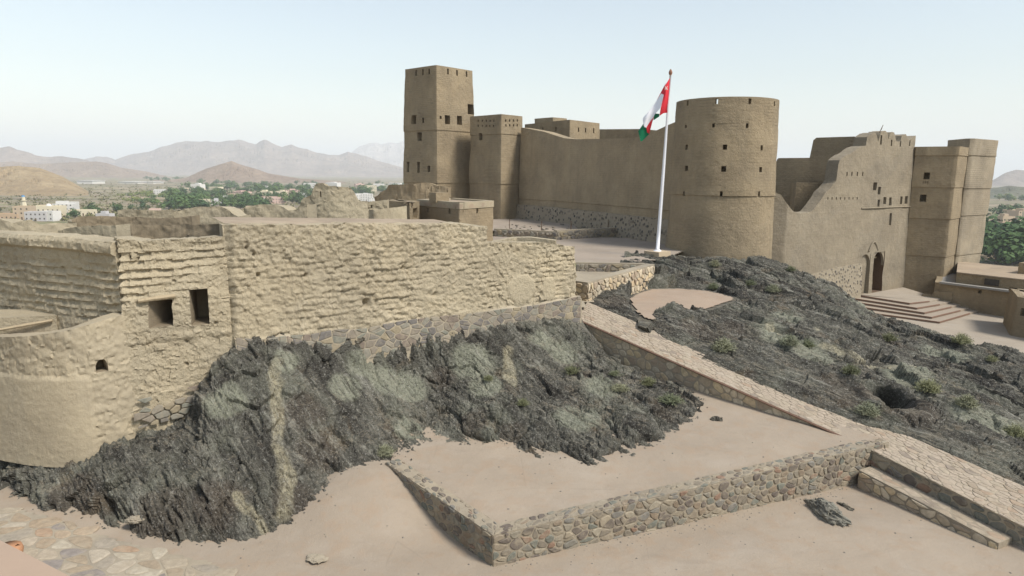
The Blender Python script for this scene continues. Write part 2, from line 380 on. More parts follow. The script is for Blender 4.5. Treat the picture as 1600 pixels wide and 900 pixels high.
# ------------------------------------------------------------------ wall builder
class Path:
    """outer face seen from above, walked left to right as seen from outside (closed: counter-clockwise)"""
    def __init__(s, pts, closed=False):
        s.p = np.array([p[:2] for p in pts], float); s.closed = closed
        q = np.vstack([s.p, s.p[:1]]) if closed else s.p
        d = np.diff(q, axis=0); s.l = np.linalg.norm(d, axis=1); s.s = np.concatenate([[0], np.cumsum(s.l)]); s.L = s.s[-1]
        d = d / s.l[:, None]; nn = np.stack([d[:, 1], -d[:, 0]], 1)
        k = len(q); N = np.zeros((k, 2))
        for i in range(k):
            a = nn[i - 1] if i > 0 else (nn[-1] if closed else nn[0]); b = nn[i] if i < k - 1 else (nn[0] if closed else nn[-1])
            N[i] = (a + b) / max(.3, 1 + a @ b)
        s.q = q; s.N = N
    def pos(s, u):
        return np.stack([np.interp(u, s.s, s.q[:, k]) for k in (0, 1)], -1)
    def nrm(s, u):
        return np.stack([np.interp(u, s.s, s.N[:, k]) for k in (0, 1)], -1)
    def hit(s, px, py):
        cx = 800 + F_PX * float(s.p[:, 0].mean() / s.p[:, 1].mean()); sg = 1 if cx > px else -1
        for k in range(60):                       # a pixel just off the silhouette slides onto it
            r_ = s.hit1(px + sg * k * .5, py)
            if r_: return r_[1], r_[2]
    def hit1(s, px, py):
        d = ray(px, py); best = None
        for i in range(len(s.q) - 1):
            a, b = s.q[i], s.q[i + 1]; e = b - a
            den = d[0] * e[1] - d[1] * e[0]
            if abs(den) < 1e-9: continue
            t = (a[0] * e[1] - a[1] * e[0]) / den; k = (a[0] * d[1] - a[1] * d[0]) / den
            lo = -.0001 if i > 0 or s.closed else -3; hi = 1.0001 if i < len(s.q) - 2 or s.closed else 4
            if t > 0 and lo <= k <= hi and (best is None or t < best[0]): best = (t, s.s[i] + k * s.l[i], ZC + t * d[2])
        return best
    def prof(s, pix):
        """top profile from pixels -> (u, z) arrays"""
        h = np.array([s.hit(*p) for p in pix]); return np.maximum.accumulate(h[:, 0] + np.arange(len(h)) * .004), h[:, 1]
    def rect(s, x0, y0, x1, y1, depth=.7, name='window', mat=None):
        xm, ym = (x0 + x1) / 2, (y0 + y1) / 2
        return dict(u0=s.hit(x0, ym)[0], u1=s.hit(x1, ym)[0], z1=s.hit(xm, y0)[1], z0=s.hit(xm, y1)[1], depth=depth, name=name, mat=mat)
def circle(c, r, n=72, a0=0):
    a1 = a0 + 2 * math.pi
    return [(c[0] + r * math.cos(a0 + (a1 - a0) * k / n), c[1] + r * math.sin(a0 + (a1 - a0) * k / n)) for k in range(n)]
def rounded(pts, r=.35, n=4):
    out = []; k = len(pts); P = [np.array(p[:2], float) for p in pts]
    for i in range(k):
        a, b, c = P[i - 1], P[i], P[(i + 1) % k]
        p0 = b + (a - b) / np.linalg.norm(a - b) * r; p1 = b + (c - b) / np.linalg.norm(c - b) * r
        for j in range(n + 1):
            t = j / n; out.append(tuple((1 - t) ** 2 * p0 + 2 * t * (1 - t) * b + t * t * p1))
    return out

def shell(name, path, z0, top, thick, mat, parent, batter=0, holes=(), res=.4, disp=None, bands=(), zref=None, through=False, hole_mat=None, inner_z0=None, smooth=True, cap_drop=0):
    L = path.L
    topf = (lambda u: np.full(np.shape(u), float(top))) if np.isscalar(top) else (lambda u: np.interp(u, top[0], top[1]))
    keep = set(); [keep.update((h['u0'], h['u1'])) for h in holes]
    verts_s = [v for v in path.s if len(path.s) < 200]
    U = sorted(keep)
    cand = list(verts_s) + list(np.linspace(0, L, max(2, int(L / res) + 1)))
    if not np.isscalar(top): cand += [u for u in top[0] if 0 < u < L]
    for c in cand:
        if all(abs(c - k) > .25 * res for k in U) or c in (0, L): U.append(c)
        U.sort()
    U = np.array([u for u in U if -1e-6 <= u <= L + 1e-6])
    T = topf(U); zt = float(T.max())
    keepz = set(); [keepz.update((h['z0'], h['z1'])) for h in holes]
    for b in bands: keepz.update((b, b + .03))
    Z = sorted(k for k in keepz if z0 < k < zt)
    for c in np.linspace(z0, zt, max(2, int((zt - z0) / res) + 1)):
        if all(abs(c - k) > .25 * res for k in Z) or c in (z0, zt): Z.append(c)
    Z = np.array(sorted(set(Z))); nu, nz = len(U), len(Z)
    ZZ = np.minimum(Z[None, :], T[:, None]); UU = np.repeat(U[:, None], nz, 1)
    P2 = path.pos(U); N2 = path.nrm(U)
    if zref is None: zref = (z0 + zt) / 2
    off = batter * (zref - ZZ)
    for b in bands: off = off + np.where(ZZ > b + .01, .07, 0.0)
    base = np.stack([np.repeat(P2[:, None, 0], nz, 1) + N2[:, None, 0] * off, np.repeat(P2[:, None, 1], nz, 1) + N2[:, None, 1] * off, ZZ], -1)
    if disp is not None:
        d = disp(base.reshape(-1, 3), UU.ravel(), ZZ.ravel()).reshape(nu, nz)
        if path.closed: d[-1] = d[0]
        base[..., 0] += N2[:, None, 0] * d; base[..., 1] += N2[:, None, 1] * d
    idx = np.arange(nu * nz).reshape(nu, nz)
    ok = (ZZ[:-1, 1:] - ZZ[:-1, :-1] > 1e-4) | (ZZ[1:, 1:] - ZZ[1:, :-1] > 1e-4)
    um = (U[:-1] + U[1:]) / 2; zm = (Z[:-1] + Z[1:]) / 2
    hm = np.zeros((nu - 1, nz - 1), bool)
    for h in holes: hm |= ((um > h['u0']) & (um < h['u1']))[:, None] & ((zm > h['z0']) & (zm < h['z1']))[None, :]
    q = np.stack([idx[:-1, :-1], idx[1:, :-1], idx[1:, 1:], idx[:-1, 1:]], -1)
    quads = [q[ok & ~hm]]
    V = [base.reshape(-1, 3)]; nb = nu * nz
    if thick > 0:
        if through:
            inn = base.copy(); inn[..., 0] -= N2[:, None, 0] * thick; inn[..., 1] -= N2[:, None, 1] * thick
            V.append(inn.reshape(-1, 3)); quads.append((q + nb)[ok & ~hm][:, ::-1]); it = idx[:, -1] + nb; ib = idx[:, 0] + nb; nb += nu * nz
        else:
            it = nb + np.arange(nu); ib = it + nu
            ti = base[:, -1].copy(); ti[:, :2] -= N2 * thick; bi = ti.copy(); bi[:, 2] = z0 if inner_z0 is None else inner_z0
            ti[:, 2] -= cap_drop
            bi[:, 2] = np.minimum(bi[:, 2], ti[:, 2] - .05)
            V += [ti, bi]; nb += 2 * nu
            quads.append(np.stack([it[:-1], it[1:], ib[1:], ib[:-1]], -1)[:, ::-1])
        ot = idx[:, -1]
        quads.append(np.stack([ot[:-1], ot[1:], it[1:], it[:-1]], -1))
    o = link(name, mesh_np(name, np.vstack(V), np.vstack(quads), mat, smooth), parent)
    if thick > 0 and not path.closed:          # ends
        for c, rev in ((0, True), (nu - 1, False)):
            mb = MB(); pts = [base[c, k] for k in range(nz)]
            inner = [pts[-1] - np.array([*(N2[c] * thick), 0]), pts[0] - np.array([*(N2[c] * thick), 0])]
            pts = pts + inner; mb.quad([tuple(p) for p in (pts[::-1] if rev else pts)])
            mb.build('wall_end', mat, parent)
    for h in holes:
        i0 = int(np.argmin(abs(U - h['u0']))); i1 = int(np.argmin(abs(U - h['u1']))); j0 = int(np.argmin(abs(Z - h['z0']))); j1 = int(np.argmin(abs(Z - h['z1'])))
        if i1 <= i0 or j1 <= j0: continue
        ring = [(i, j0) for i in range(i0, i1)] + [(i1, j) for j in range(j0, j1)] + [(i, j1) for i in range(i1, i0, -1)] + [(i0, j) for j in range(j1, j0, -1)]
        nn = N2[(i0 + i1) // 2]; dv = np.array([nn[0], nn[1], 0]) * (thick if through else h['depth'])
        mb = MB(); outer = [base[i, j] for i, j in ring]; inner = [p - dv for p in outer]
        if not through:                          # plane back wall
            c = np.mean(inner, 0); inner = [p - np.array([nn[0], nn[1], 0]) * float((p - c)[:2] @ nn / max(1e-6, nn @ nn)) for p in inner]
        n = len(ring)
        for k in range(n): mb.quad([outer[k], outer[(k + 1) % n], inner[(k + 1) % n], inner[k]])
        if not through: mb.quad(inner)
        mb.build(h['name'], h.get('mat') or hole_mat or mat, parent)
    return o, path

def block(name, label, cat, poly, z0, z1, mat, batter=0, holes=(), res=.6, disp=None, bands=(), roof=True, rim=.35, mats_roof=None, thick=.45, group=None, roofdrop=.35, round_r=.3):
    """closed tower or house: parapet shell + roof slab"""
    pts = rounded(poly, round_r) if round_r else poly
    pa = Path(pts, True); c = np.mean(np.array([p[:2] for p in poly]), 0)
    e = empty(name, (c[0], c[1], z0), label, cat, group)
    hl = [pa.rect(*h) if isinstance(h, tuple) else h for h in holes]
    shell('wall', pa, z0, z1, thick, mat, e, batter, hl, res, disp, bands, inner_z0=z1 - roofdrop - .05)
    if roof:
        q = pa.q[:-1] - pa.N[:-1] * (thick * .6)
        q = q + pa.N[:-1] * (batter * ((z0 + z1) / 2 - z1) + .07 * len(bands))
        MB().prism([tuple(v) for v in q], z1 - roofdrop - .2, z1 - roofdrop).build('roof', mats_roof or mat, e)
    return e, pa

# ------------------------------------------------------------------ stones by Voronoi cells
def clip(poly, p, nrm):
    out = []; k = len(poly)
    for i in range(k):
        a, b = poly[i], poly[(i + 1) % k]; da = (a - p) @ nrm; db = (b - p) @ nrm
        if da <= 0: out.append(a)
        if da * db < 0: out.append(a + (b - a) * (da / (da - db)))
    return out
def cells(Lu, Lv, su, sv, jit=.62, rng=RNG):
    nu, nv = max(1, round(Lu / su)), max(1, round(Lv / sv)); P = []
    for j in range(nv):
        for i in range(nu):
            P.append(((i + .5 + .25 * (j % 2) + rng.uniform(-jit, jit)) * Lu / nu, (j + .5 + rng.uniform(-jit, jit)) * Lv / nv))
    P = np.array(P); asp = su / sv; out = []
    for k, p in enumerate(P):
        poly = [np.array(c, float) for c in ((0, 0), (Lu, 0), (Lu, Lv), (0, Lv))]
        d = P - p; d2 = d[:, 0] ** 2 + (d[:, 1] * asp) ** 2
        for j in np.argsort(d2)[1:22]:
            poly = clip(poly, (p + P[j]) / 2, d[j] * np.array([1, asp * asp]))
            if len(poly) < 3: break
        if len(poly) >= 3: out.append(np.array(poly))
    return out
def chaikin(p, t=.25):
    n = np.roll(p, -1, 0); return np.stack([p * (1 - t) + n * t, p * t + n * (1 - t)], 1).reshape(-1, 2)
def stone_mesh(poly, gap, h, f, rng=RNG, soft=True, lim=300):
    """poly in (u,v); f(u,v,h)->world"""
    c = poly.mean(0); ext = poly.max(0) - poly.min(0); m_ = min(ext)
    if m_ < gap * 2.2: return None
    s = 1 - gap / max(m_, 1e-6) * rng.uniform(.8, 1.6); q = c + (poly - c) * s
    if soft: q = chaikin(q)
    n = len(q); tilt = rng.normal(0, .12, 2); hh = h * rng.uniform(.55, 1.35)
    ins = c + (q - c) * rng.uniform(.72, .86)
    def hz(p): return hh * (1 + float((p - c) @ tilt) / m_ * 1.5)
    V = [f(p[0], p[1], -.03) for p in q] + [f(p[0], p[1], .45 * hh) for p in q] + [f(p[0], p[1], hz(p) * rng.uniform(.92, 1.08)) for p in ins]
    F = []
    for k in range(n):
        j = (k + 1) % n; F += [(k, j, n + j, n + k), (n + k, n + j, 2 * n + j, 2 * n + k)]
    F.append(tuple(2 * n + k for k in range(n)))
    return V, F
def stone_field(parent, cs, gap, h, f, mat, name='stone', rng=RNG, keep=lambda c: True, soft=True, mats=None):
    big = sorted([c for c in cs if keep(c.mean(0))], key=lambda c: -np.prod(c.max(0) - c.min(0)))
    rest = MB(); k = 0
    for poly in big:
        r = stone_mesh(poly, gap, h, f, rng, soft)
        if r is None: continue
        V, F = r
        if k < 300:
            link(name, mesh_py(name, V, F, mat if mats is None else mats[int(rng.integers(len(mats)))], False), parent, np.mean(V, 0)); k += 1
        else:
            b = len(rest.V); rest.V += [tuple(v) for v in V]; rest.F += [tuple(b + i for i in ff) for ff in F]; rest.M += [0] * len(F)
    if rest.V: tag(rest.build('small_stones', mat, parent), kind='stuff')

# ------------------------------------------------------------------ loft for rock
def blur(a, k, axis):
    if k < 1: return a
    pad = [(0, 0)] * a.ndim; pad[axis] = (k, k); b = np.pad(a, pad, mode='reflect', reflect_type='odd')
    c = np.cumsum(b, axis=axis); z = np.zeros_like(np.take(c, [0], axis)); c = np.concatenate([z, c], axis); n = a.shape[axis]
    i1 = np.arange(2 * k + 1, 2 * k + 1 + n); i0 = np.arange(n)
    return (np.take(c, i1, axis) - np.take(c, i0, axis)) / (2 * k + 1)
def loft(ctrl, ns, nr, bs, br):
    C = np.array(ctrl, float); S, Rr = C.shape[:2]
    L = np.linalg.norm(np.diff(C, axis=0), axis=2).mean(1); t = np.concatenate([[0], np.cumsum(L)]) / L.sum()
    A = np.stack([[np.interp(np.linspace(0, 1, ns), t, C[:, r, k]) for r in range(Rr)] for k in range(3)], -1).transpose(1, 0, 2)
    L = np.linalg.norm(np.diff(C, axis=1), axis=2).mean(0); t = np.concatenate([[0], np.cumsum(L)]) / L.sum()
    x = np.linspace(0, 1, nr); i = np.clip(np.searchsorted(t, x, side='right') - 1, 0, Rr - 2); fr = ((x - t[i]) / (t[i + 1] - t[i]))[None, :, None]
    B = A[:, i] * (1 - fr) + A[:, i + 1] * fr
    for _ in range(2): B = blur(blur(B, bs, 0), br, 1)
    return B
def grid_normals(B):
    du = np.gradient(B, axis=0); dv = np.gradient(B, axis=1); n = np.cross(du, dv); return n / np.maximum(1e-9, np.linalg.norm(n, axis=2, keepdims=True))
def grid_quads(ns, nr):
    i = np.arange(ns * nr).reshape(ns, nr); return np.stack([i[:-1, :-1], i[1:, :-1], i[1:, 1:], i[:-1, 1:]], -1).reshape(-1, 4)
def rot3(ax, ay, az):
    cx, sx, cy, sy, cz, sz = math.cos(ax), math.sin(ax), math.cos(ay), math.sin(ay), math.cos(az), math.sin(az)
    return np.array([[1, 0, 0], [0, cx, -sx], [0, sx, cx]]) @ np.array([[cy, 0, sy], [0, 1, 0], [-sy, 0, cy]]) @ np.array([[cz, -sz, 0], [sz, cz, 0], [0, 0, 1]])
def sheet(name, x0, x1, y0, y1, zf, res, mat, mask=None, smooth=True):
    xs = np.linspace(x0, x1, int((x1 - x0) / res) + 1); ys = np.linspace(y0, y1, int((y1 - y0) / res) + 1)
    X, Y = np.meshgrid(xs, ys, indexing='ij'); Z = zf(X.ravel(), Y.ravel()).reshape(X.shape)
    q = grid_quads(*X.shape)
    V = np.stack([X, Y, Z], -1).reshape(-1, 3)
    if mask is not None:
        c = V[q].mean(1); q = q[mask(c[:, 0], c[:, 1])]
    return tag(link(name, mesh_np(name, V, q, mat, smooth)), kind='structure')
def inpoly(x, y, poly):
    r = np.zeros(len(x), bool); n = len(poly)
    for i in range(n):
        (xa, ya), (xb, yb) = poly[i][:2], poly[(i + 1) % n][:2]
        r ^= ((ya > y) != (yb > y)) & (x < (xb - xa) * (y - ya) / (yb - ya + 1e-12) + xa)
    return r

# ================================================================== THE SETTING
def ss(x, a, b):
    t = np.clip((x - a) / (b - a), 0, 1); return t * t * (3 - 2 * t)
PLAIN = -30.0
def ground_z(x, y):
    r = np.hypot(x - 12, (y - 45)); z = -3.5 + (PLAIN + 3.5) * ss(r, 50, 150)
    p = np.stack([x * .004, y * .004, 0 * x], -1)
    return z + ss(r, 150, 500) * 3.0 * perlin(p)
t = NT('desert_plain', .95)
n1 = t.noise(.004, 6, .6, t.mapv((1, 2.2, 1))); n2 = t.noise(.02, 6, .65, t.mapv((1, 2.5, 1))); n3 = t.noise(.09, 5, .7)
c = t.mix(t.ramp(n1, [(.38, 0), (.6, 1)]), (.19, .145, .105), (.33, .26, .17))
c = t.mix(t.math('MULTIPLY', t.ramp(n2, [(.5, 0), (.58, 1)]), .8), c, (.165, .165, .07))
c = t.mix(t.math('MULTIPLY', t.ramp(n3, [(.52, 0), (.6, 1)]), .75), c, (.085, .095, .05))
M['plain'] = t.done(c)
rr = np.concatenate([np.linspace(0, 260, 60), np.geomspace(270, 30000, 110)]); aa = np.linspace(0, 2 * math.pi, 181)
RR, AA = np.meshgrid(rr, aa, indexing='ij'); gx = 12 + RR * np.sin(AA); gy = 45 + RR * np.cos(AA)
gz = ground_z(gx.ravel(), gy.ravel())
tag(link('ground', mesh_np('ground', np.stack([gx.ravel(), gy.ravel(), gz], -1), grid_quads(len(rr), len(aa))[:, ::-1], M['plain'], True)), kind='structure')

def hillmat(name, c1, c2, sc):
    t = NT(name, .95); n1 = t.noise(sc, 8, .65); n2 = t.noise(sc * 6, 6, .7)
    c = t.mix(t.ramp(n1, [(.35, 0), (.65, 1)]), c1, c2)
    c = t.mix(t.math('MULTIPLY', t.ramp(n2, [(.45, 0), (.65, 1)]), .5), c, mul(c1, .6))
    return t.done(c, t.bump(n2, .6, 20))
M['hill_brown'] = hillmat('hill_brown', (.16, .115, .088), (.30, .225, .17), .0045)
M['hill_red'] = hillmat('hill_red', (.21, .145, .10), (.31, .225, .155), .008)
M['hill_tan'] = hillmat('hill_tan', (.30, .215, .12), (.42, .32, .19), .012)
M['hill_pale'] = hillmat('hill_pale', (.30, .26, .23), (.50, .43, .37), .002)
M['hill_green'] = hillmat('hill_green', (.10, .105, .07), (.17, .16, .11), .008)

def ridge_range(name, prof, Y, mat, seed, depth=.35, ns=420, nr=90, rough=1.0, flank=1.0):
    """a range of hills: silhouette from (px, py) at distance Y, eroded flanks in front and behind"""
    px = np.array([p[0] for p in prof], float); py = np.array([p[1] for p in prof], float)
    xs = np.linspace(px[0], px[-1], ns); top = np.interp(xs, px, py)
    C = np.array([at(x, y, Y) for x, y in zip(xs, top)])
    h = np.maximum(C[:, 2] - PLAIN, 2); hm = h.max()
    v = np.linspace(-1, 1, nr); D = Y * depth
    X = np.repeat(C[:, None, 0], nr, 1); Yv = Y + v[None, :] * np.minimum(D, 2.6 * hm * flank) + 0 * X
    X = X * (Yv / Y)
    s = np.abs(v)[None, :]
    p = np.stack([X.ravel() / (hm * 1.1), Yv.ravel() / (hm * 1.1), np.full(X.size, seed)], -1)
    rg = ridged(p * 1.5, 6, .6).reshape(X.shape); fall = (1 - s) ** 1.15
    h = h * (1 + .014 * rough * fbm(np.stack([C[:, 0] / (hm * .35), 0 * h + seed, 0 * h], -1), 4, .6))
    Z = PLAIN - 3 + (h[:, None] + 3) * fall * (1 + rough * .5 * np.minimum(rg - 1.15, .12 + 0 * rg) * np.minimum(1, s * 5))
    fine = fbm(p * 6, 4, .6).reshape(X.shape)
    Z += hm * .05 * rough * fine * np.minimum(1, .35 + s * 3) * (1 - s)
    q = grid_quads(ns, nr)
    return tag(link(name, mesh_np(name, np.stack([X, Yv, Z], -1).reshape(-1, 3), q, mat, False)), kind='structure')
ridge_range('mountain', [(-400, 262), (-200, 236), (-90, 246), (0, 231), (14, 228), (26, 233), (42, 237), (58, 243), (70, 245), (96, 244), (110, 246), (135, 249), (160, 262), (260, 283)], 5200, M['hill_brown'], 1.3)
ridge_range('mountain', [(60, 279), (128, 250), (150, 244), (168, 245), (180, 249), (200, 242), (216, 239), (232, 237), (247, 231), (262, 227), (276, 222), (290, 220), (306, 221), (326, 220), (340, 222), (352, 220), (366, 219), (374, 217), (386, 221), (400, 224), (413, 217), (424, 223), (440, 229), (455, 225), (466, 230), (480, 233), (494, 238), (512, 241), (530, 242), (543, 237), (556, 240), (572, 244), (590, 251), (606, 255), (630, 262), (700, 274), (760, 279)], 7500, M['hill_brown'], 4.1)
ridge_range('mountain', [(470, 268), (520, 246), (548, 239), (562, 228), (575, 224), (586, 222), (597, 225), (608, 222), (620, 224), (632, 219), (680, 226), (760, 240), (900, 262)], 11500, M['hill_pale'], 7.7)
ridge_range('mountain', [(1380, 300), (1450, 285), (1520, 289), (1552, 281), (1570, 270), (1588, 265), (1602, 266), (1650, 270), (1760, 262), (1900, 290)], 4200, M['hill_brown'], 2.2)
ridge_range('foothill', [(-100, 258), (20, 252), (60, 256), (100, 254), (150, 252), (165, 254), (190, 262), (230, 268), (270, 278), (330, 284)], 3800, M['hill_red'], 9.1)
ridge_range('foothill', [(240, 284), (290, 278), (320, 264), (345, 256), (362, 251), (376, 257), (398, 263), (420, 271), (470, 279), (540, 284)], 2600, M['hill_red'], 12.4, rough=.7)
ridge_range('foothill', [(1400, 312), (1500, 296), (1556, 293), (1576, 290), (1600, 292), (1660, 286), (1800, 300)], 1500, M['hill_green'], 15.6, rough=.7)
ridge_range('foothill', [(-300, 262), (-120, 250), (0, 260), (30, 259), (62, 262), (78, 268), (98, 276), (120, 288), (138, 299)], 1150, M['hill_tan'], 18.9, rough=.6)

# near ground -------------------------------------------------------------------
W_L = atz(601, 722, 1.08); W_C = atz(770, 836, .88); W_R = atz(1390, 690, 1.28)     # outer top edge of the retaining wall
_tp = [W_C - (0, 0, .12), W_R - (0, 0, .12), W_L - (0, 0, .1), (W_C + W_R) / 2 - (0, 0, .12), atz(1200, 648, 1.5), atz(1100, 637, 1.42), atz(850, 697, 1.05), atz(945, 724, .95), atz(735, 684, 1.05)]
_tp = np.array(_tp); _pl = np.linalg.lstsq(np.c_[np.ones(len(_tp)), _tp[:, 0], _tp[:, 1]], _tp[:, 2], rcond=None)[0]
def terrace_z(x, y): return _pl[0] + _pl[1] * x + _pl[2] * y
def on_terrace(px, py):
    d = ray(px, py); return CAM + d * ((_pl[0] - ZC) / (d[2] - _pl[1] * d[0] - _pl[2]))
def near_z(x, y):
    p = np.stack([x * .35, y * .35, 0 * x], -1)
    z = .06 * fbm(p, 3)
    d = np.hypot(x - (W_L[0] - .4), y - (W_L[1] + .2)); z = z + 1.0 * (1 - ss(d, .3, 4.2))
    z = z + .5 * ss(-x, 8, 14)
    return z
sheet('courtyard_ground', -26, 26, 3, 23, near_z, .18, M['sand'], lambda x, y: (y < 20.2) | (x > 4) )
_rb = [at(*q_)[:2] for q_ in ((1330, 680, 22.4), (1200, 630, 24.6), (1080, 580, 27.2), (1030, 585, 27.3), (1000, 640, 24.6), (935, 680, 22.8), (850, 655, 23.2), (738, 655, 23.2), (648, 675, 22.4), (600, 700, 21.6))]
inner = [W_L[:2] + (.25, .2), W_C[:2] + (.05, .35), W_R[:2] + (-.1, .3)] + _rb
def terr(x, y):
    p = np.stack([x * .5, y * .5, 0 * x + 9], -1); return terrace_z(x, y) + .05 * fbm(p, 3)
sheet('sand_terrace', -8, 16, 16, 34, terr, .1, M['sand'], lambda x, y: inpoly(x, y, inner))
sheet('flagpole_terrace', -14, 14, 41, 62, lambda x, y: 4.62 + .006 * (y - 45) + .05 * fbm(np.stack([x * .3, y * .3, 0 * x], -1), 3), .25, M['sand_grey'], lambda x, y: inpoly(x, y, [(-14, 41.2), (5.6, 41.2), (9.3, 43.2), (11.0, 45.8), (12.4, 48.5), (12.4, 57), (-14, 62)]))
sheet('dig_terrace', -24, 6, 54, 84, lambda x, y: 5.15 + .12 * fbm(np.stack([x * .6, y * .6, 0 * x], -1), 4), .25, M['sand_grey'], lambda x, y: inpoly(x, y, [at(760, 365, 58.4)[:2], at(870, 372, 55.7)[:2], at(985, 358, 60.2)[:2], (12.5, 63), (2, 80), (-24, 84), (-24, 62)]))
sheet('gate_court', 14, 75, 28, 64, lambda x, y: -.8 + .05 * fbm(np.stack([x * .3, y * .3, 0 * x], -1), 3), .6, M['sand_court'])

# ================================================================== FORT
def wob(a, sc, b=0, sb=1):
    return lambda P, u, z: a * fbm(P * sc, 4) + (b * fbm(P * sb, 3) if b else 0)
def d_fort(P, u, z): return .10 * fbm(P * .35, 3) + .035 * fbm(P * 1.3, 3)

# square tower
c0 = at(683, 250, 76); cl = at(631, 250, 79.6); cr = at(742, 250, 80.2); cb = cl + cr - c0
holes = [(643, 180, 651, 194, .8), (660, 184, 663, 192), (652, 207, 659, 220, .8), (637, 253, 641, 269), (653, 253, 657, 270), (669, 259, 673, 269),
         (695, 180, 703, 194, .8), (714, 181, 722, 195, .8), (687, 181, 690, 186), (731, 163, 745, 179, 1.2)]
holes += [(x, y, x + 2.6, y + 9) for x, y in ((647, 109), (658, 108), (668, 107), (700, 107), (714, 109), (729, 111))]
block('square_tower', 'tall square tapering mud tower, the highest of the fort', 'tower', [cl, c0, cr, cb], 3.5, float(at(683, 101, 76)[2]), M['mud_fort_brick'], .035, holes, .7, d_fort, (8.9, 14.7))
# stepped bastion beside it
b0 = at(783, 250, 73.2); bl = at(733, 250, 77); br = at(818, 250, 76); bb = bl + br - b0
holes = [(748, 208, 753, 219, .7)] + [(746 + 6 * k, y, 747.8 + 6 * k, y + 3.4, .4) for k in range(5) for y in (187, 195)] + [(790 + 6 * k, y, 792 + 6 * k, y + 3.6, .4) for k in range(4) for y in (186.5, 194)]
block('bastion', 'rectangular mud bastion between square tower and long wall, dotted with small vents', 'bastion', [bl, b0, br, bb], 3.5, float(at(783, 178, 73.2)[2]), M['mud_fort'], .03, holes, .6, d_fort, (8.9, 14.2), round_r=.3)
# long curtain wall
pa = Path([at(812, 300, 75), at(880, 300, 68.5), at(960, 300, 60.2), at(1056, 300, 52.5)])
e = empty('curtain_wall', (*pa.pos(pa.L / 2), 4.6), 'long plain mud wall with stone footing behind the flagpole', 'wall')
tp = pa.prof([(812, 199), (830, 202), (850, 206), (868, 212), (882, 216), (900, 217.5), (935, 217), (985, 215.5), (1005, 212), (1020, 206), (1040, 196), (1060, 188)])
shell('wall', pa, 4.0, tp, 1.2, M['mud_long'], e, .03, [], .7, d_fort, (7.3,))
fp = Path([(p + n_ * .42) for p, n_ in zip(pa.q, pa.N)]); shell('stone_footing', fp, 3.6, (np.array([0, fp.L]), np.array([6.7, 6.6])), .5, M['rubble_fort'], e, .05, [], .35, wob(.08, 1.6))
# blocks behind the curtain wall
k0 = at(890, 210, 77); kl = at(818, 210, 85); kr = at(938, 210, 82)
block('inner_house', 'flat mud block with slit windows rising behind the long wall', 'building', [kl, k0, kr, kl + kr - k0], 8, 16.05, M['mud_fort'], .01,
      [(846, 199, 848.4, 206, .4), (867, 198, 869.4, 205, .4), (903, 199, 905, 206, .4), (914, 200, 916, 207, .4), (927, 200, 929, 208, .4)], .7, d_fort)
k0 = at(864, 190, 96); kl = at(834, 190, 99); kr = at(887, 190, 98)
block('roof_turret', 'low mud turret peeping over the flat mud block', 'building', [kl, k0, kr, kl + kr - k0], 9, 17.85, M['mud_fort'], .0, [], .8, d_fort)
pa = Path([at(930, 210, 92), at(1030, 210, 84)])
e = empty('inner_wall', (*pa.pos(pa.L / 2), 8), 'straight low wall top behind the flag and long wall', 'wall'); shell('wall', pa, 8, pa.prof([(930, 202), (1000, 201.5), (1030, 204)]), 1, M['mud_fort'], e, 0, [], .8, d_fort)

# round tower
RC = at(1127, 300, 50.5); pa = Path(circle(RC[:2], 3.66, 96, -math.pi / 2 - math.pi), True)
e = empty('round_tower', (RC[0], RC[1], 2.0), 'big round tapering mud tower with brick rim and square holes', 'tower')
hl = [pa.rect(*h) for h in [(1129.5, 226, 1136, 234), (1070.5, 226, 1074.5, 234), (1188, 227, 1191.5, 235), (1127, 259.5, 1134.5, 268.5), (1071.5, 259, 1076, 267), (1185.5, 261, 1190, 269),
      (1069.5, 191, 1072.5, 200), (1112.5, 190, 1116.5, 199), (1166, 190, 1170, 200), (1068.5, 299, 1071.5, 306), (1125, 299, 1129, 307), (1183, 299, 1186, 307)]]
ZB = float(at(1139, 190, 46.9)[2]); ZT = float(at(1139, 150.5, 46.9)[2])
shell('wall', pa, 1.5, ZB, .9, M['mud_fort'], e, .034, hl, .5, d_fort, (8.64,), zref=10)
rp = Path(circle(RC[:2], 3.58, 96, -math.pi / 2 - math.pi), True)
hl = [rp.rect(*h) for h in [(1117.5, 154, 1122, 162.5), (1169.5, 154, 1174, 162.5), (1073, 157, 1076, 165), (1209, 158, 1211, 166)]]
shell('parapet', rp, ZB - .1, ZT, .45, M['mud_fort_brick'], e, .02, hl, .35, wob(.04, 1.1), through=True, zref=15)
MB().prism([tuple(v) for v in circle(RC[:2], 3.25, 40)], ZB - .4, ZB - .06).build('roof', M['mud_fort'], e)

